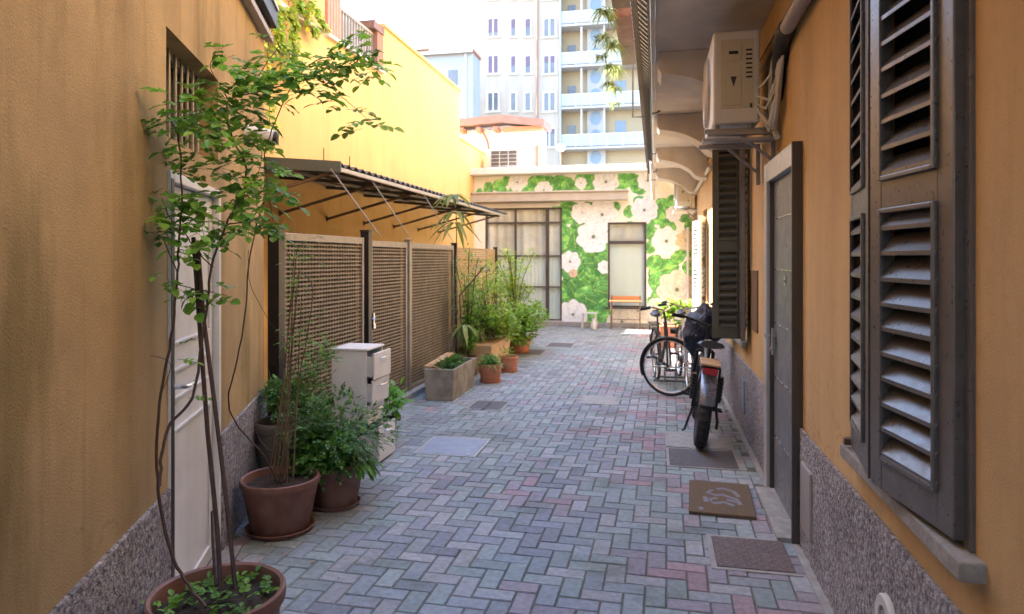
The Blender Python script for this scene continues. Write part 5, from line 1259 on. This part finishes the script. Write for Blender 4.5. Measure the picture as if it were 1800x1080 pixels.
def city_bike(label, loc, rotz, lean, frame_m, steer=0, basket=False, group='bicycles along the right wall'):
    t = thing('bicycle', label, 'bicycle', loc, rotz, group, Matrix.Rotation(R(lean), 4, 'X'))
    r = .34; wb_ = 1.06
    wheel(t, 0, r, r, .036); 
    wheel(t, wb_, r, r, .036, steer=steer)
    f = MB(); bbp = (.44,0,.28); st_ = (.26,0,.78); hd = (.86,0,.84); hb_ = (.90,0,.66)
    f.tube([bbp, st_], .016, 10); f.tube([(.31,0,.60), hb_], .018, 10); f.tube([hb_, bbp], .020, 10); f.tube([hd, hb_], .020, 10); f.tube([st_, (.24,0,.86)], .012, 8)
    for s_ in (-1, 1): f.tube([(0,s_*.06,r),(.42,s_*.03,.28)], .009, 7); f.tube([(0,s_*.06,r),(.29,s_*.02,.66)], .008, 7)
    build(f, 'frame', frame_m, t, smooth=True)
    Mt = Matrix.Translation((wb_, 0, 0)) @ Matrix.Rotation(steer, 4, 'Z') @ Matrix.Translation((-wb_, 0, 0)) if steer else Matrix.Identity(4)
    def tr(b): b.v = [tuple(Mt @ Vector(p)) for p in b.v]; return b
    dxh = (.16 if steer else 0)
    f = MB()
    hd2 = Vector((wb_-.02 if steer else .86, 0, .84)); hb2 = Vector((wb_-.01 if steer else .90, 0, .66))
    for s_ in (-1, 1): f.tube([hb2+Vector((0,s_*.03,.02)), Vector((hb2.x+.05 if not steer else wb_, s_*.05, .5)), (wb_, s_*.052, r)], .012, 8)
    f.tube([hb2, hd2, hd2+Vector((-.02,0,.14))], .015, 8); f.tube([hb2+Vector((0,-.04,.02)), hb2+Vector((0,.04,.02))], .014, 8)
    build(tr(f), 'fork', frame_m, t, smooth=True)
    f = MB(); tp = hd2+Vector((-.02,0,.14)); f.tube([tp+Vector((-.16,-.30,.05)), tp+Vector((-.05,-.26,.07)), tp+Vector((.03,-.12,.03)), tp, tp+Vector((.03,.12,.03)), tp+Vector((-.05,.26,.07)), tp+Vector((-.16,.30,.05))], .011, 8)
    hbx = build(tr(f), 'handlebar', M['steel'], t, smooth=True)
    f = MB()
    for s_ in (-1,1): f.tube([tp+Vector((-.06,s_*.265,.068)), tp+Vector((-.17,s_*.305,.048))], .017, 8); f.tube([tp+Vector((.02,s_*.18,.04)), tp+Vector((-.04,s_*.26,.03))], .006, 6)
    build(tr(f), 'grip', M['rubber'], hbx, smooth=True)
    f = MB(); f.tube([hb2+Vector((.05,0,.10)), hb2+Vector((.11,0,.10))], .035, 14); build(tr(f), 'headlight', M['black_metal'], t)
    saddle(t, .22, .88, .26, .17)
    build(arc_fender(0, r, r+.015, .055, R(10), R(190)), 'fender', M['black_metal'], t, smooth=True)
    fd = arc_fender(wb_, r, r+.015, .055, R(20), R(200)); build(tr(fd), 'fender', M['black_metal'], t, smooth=True)
    f = MB()
    for s_ in (-1,1): f.tube([(0,s_*.07,r),(-.08,s_*.06,.72)], .006, 6); f.tube([(.2,s_*.06,.74),(-.25,s_*.06,.74)], .006, 6)
    for x in (-.24,-.1,.05,.18): f.tube([(x,-.06,.74),(x,.06,.74)], .005, 6)
    build(f, 'rear_rack', M['black_metal'], t)
    crankset(t, .44, .28, R(40)); return t
# front faces the camera, its front wheel turned across
th = R(-82)
wx, wy = .168, 8.12; L_ = 1.06
city_bike('brown-black city bicycle with its front wheel turned broadside to the alley', (wx-L_*math.cos(th), wy-L_*math.sin(th), 0), th, 2, M['frame_brown'], steer=R(62))
th = R(-86); wx, wy = .385, 8.42
city_bike('silver framed bicycle between the turned wheel and the wall', (wx-L_*math.cos(th), wy-L_*math.sin(th), 0), th, -2, M['white_bike'])
# cover bag draped over the silver bicycle
t = thing('bag', 'dark navy cloth cover bundled over the bicycle handlebars beside the shutter', 'bag', (.53, 7.5, .6))
b = MB(); n, k = 26, 22; vs = []
for i in range(n+1):
    ph = math.pi*i/n
    for j in range(k):
        a = 2*math.pi*j/k; p = Vector((math.sin(ph)*math.cos(a), math.sin(ph)*math.sin(a), math.cos(ph)))
        q = 1+.28*noise.noise(p*2.1)+.13*noise.noise(p*5.3)
        low = max(0, -p.z); vs.append((.53+p.x*.215*q-.10*low, 7.48+p.y*.26*q, .86+p.z*.24*q))
b.add(vs, [(i*k+j, i*k+(j+1) % k, (i+1)*k+(j+1) % k, (i+1)*k+j) for i in range(n) for j in range(k)]); build(b, 'cloth', M['navy'], t, True, smooth=True)
b = MB(); b.tube([(.34,7.26,.80),(.40,7.22,.92),(.50,7.2,1.03),(.58,7.3,1.08)], .006, 6); b.tube([(.36,7.3,.66),(.36,7.24,.80),(.46,7.2,.9)], .008, 6); build(b, 'strap', M['rubber'], t, True)
# floor rack
t = thing('bicycle_rack', 'low green-grey metal floor rack holding the bicycles', 'bicycle rack', (.2, 9.05, 0))
b = MB(); 
for v in (8.95, 9.25): b.tube([(-.03, v, .03), (.55, v, .03)], .014, 8)
for u in (.0, .12, .26, .38, .50): b.tube([(u, 8.95, .03), (u, 9.0, .22), (u, 9.2, .22), (u, 9.25, .03)], .009, 8)
b.tube([(-.03, 9.0, .20), (.55, 9.0, .20)], .012, 8)
build(b, 'rack_frame', mat('green_grey_paint', (.12,.15,.13,1), .5), t, True, smooth=True)

# ------------------------------------------------------------------ table and stool at the mural
t = thing('table', 'small table with orange top and thin metal legs below the mural window', 'table', (-.65, 15.7, 0))
b = MB(); b.box(-1.02, -.30, 15.52, 15.86, .615, .64); build(b, 'tabletop', M['orange_wood'], t, True, bevel=.004)
b = MB(); b.box(-1.00, -.32, 15.84, 15.86, .645, .73); build(b, 'back_board', M['orange_wood'], t, True)
for u in (-.98, -.34):
    b = MB(); b.tube([(u, 15.54, 0), (u, 15.54, .60), (u, 15.84, .74), (u, 15.84, 0)], .012, 8); build(b, 'leg', M['rust'], t, True)
b = MB(); b.tube([(-.98,15.54,.22),(-.34,15.54,.22)], .009, 6); b.tube([(-1.02,15.53,.60),(-.30,15.53,.60)], .012, 6); build(b, 'stretcher', M['rust'], t, True)
t = thing('stool', 'small white metal stool beside the orange table', 'stool', (-1.5, 15.62, 0))
b = MB(); b.box(-1.66, -1.30, 15.5, 15.78, .335, .355); build(b, 'seat', M['white_plastic'], t, True, bevel=.004)
for u, v in ((-1.64,15.52),(-1.32,15.52),(-1.64,15.76),(-1.32,15.76)):
    b = MB(); b.tube([(u, v, 0), (u+.02*(1 if u < -1.5 else -1), v, .335)], .012, 8); build(b, 'leg', M['white_plastic'], t, True)
t = thing('watering_can', 'white upright vessel standing on the paving near the stool', 'jug', (-1.36, 15.35, 0))
b = MB(); b.lathe([(0,0),(.05,0),(.06,.02),(.055,.14),(.03,.2),(.035,.25),(.0,.25)], -1.36, 15.35, .0, n=18); build(b, 'body', M['white_plastic'], t, True, smooth=True)
b = MB(); b.tube([(-1.32,15.35,.2),(-1.27,15.35,.18),(-1.27,15.35,.1),(-1.31,15.35,.06)], .007, 6); build(b, 'handle', M['white_plastic'], t, True)

# ------------------------------------------------------------------ fallen leaves and grit along the edges
b = MB()
for _ in range(150):
    v = ru(2.2, 12); edge = rnd() < .75
    u = (max(near_wall_u(v), -2.65) if v < 4.6 else -2.65)+abs(random.gauss(0, .35))+.05 if edge else ru(-2.2, .65)
    a = ru(0, 6.28); b.leaf((u, v, .006), (math.cos(a), math.sin(a), ru(0, .25)), (0,0,1), ru(.012, .035), ru(.008, .018), .1, (ru(.8,1.6), ru(.6,1.0), ru(.3,.6)))
struct(build(b, 'fallen_leaves', mat('dry_leaf', (.20, .15, .06, 1), .8, attr=True), recalc=False), 'stuff')
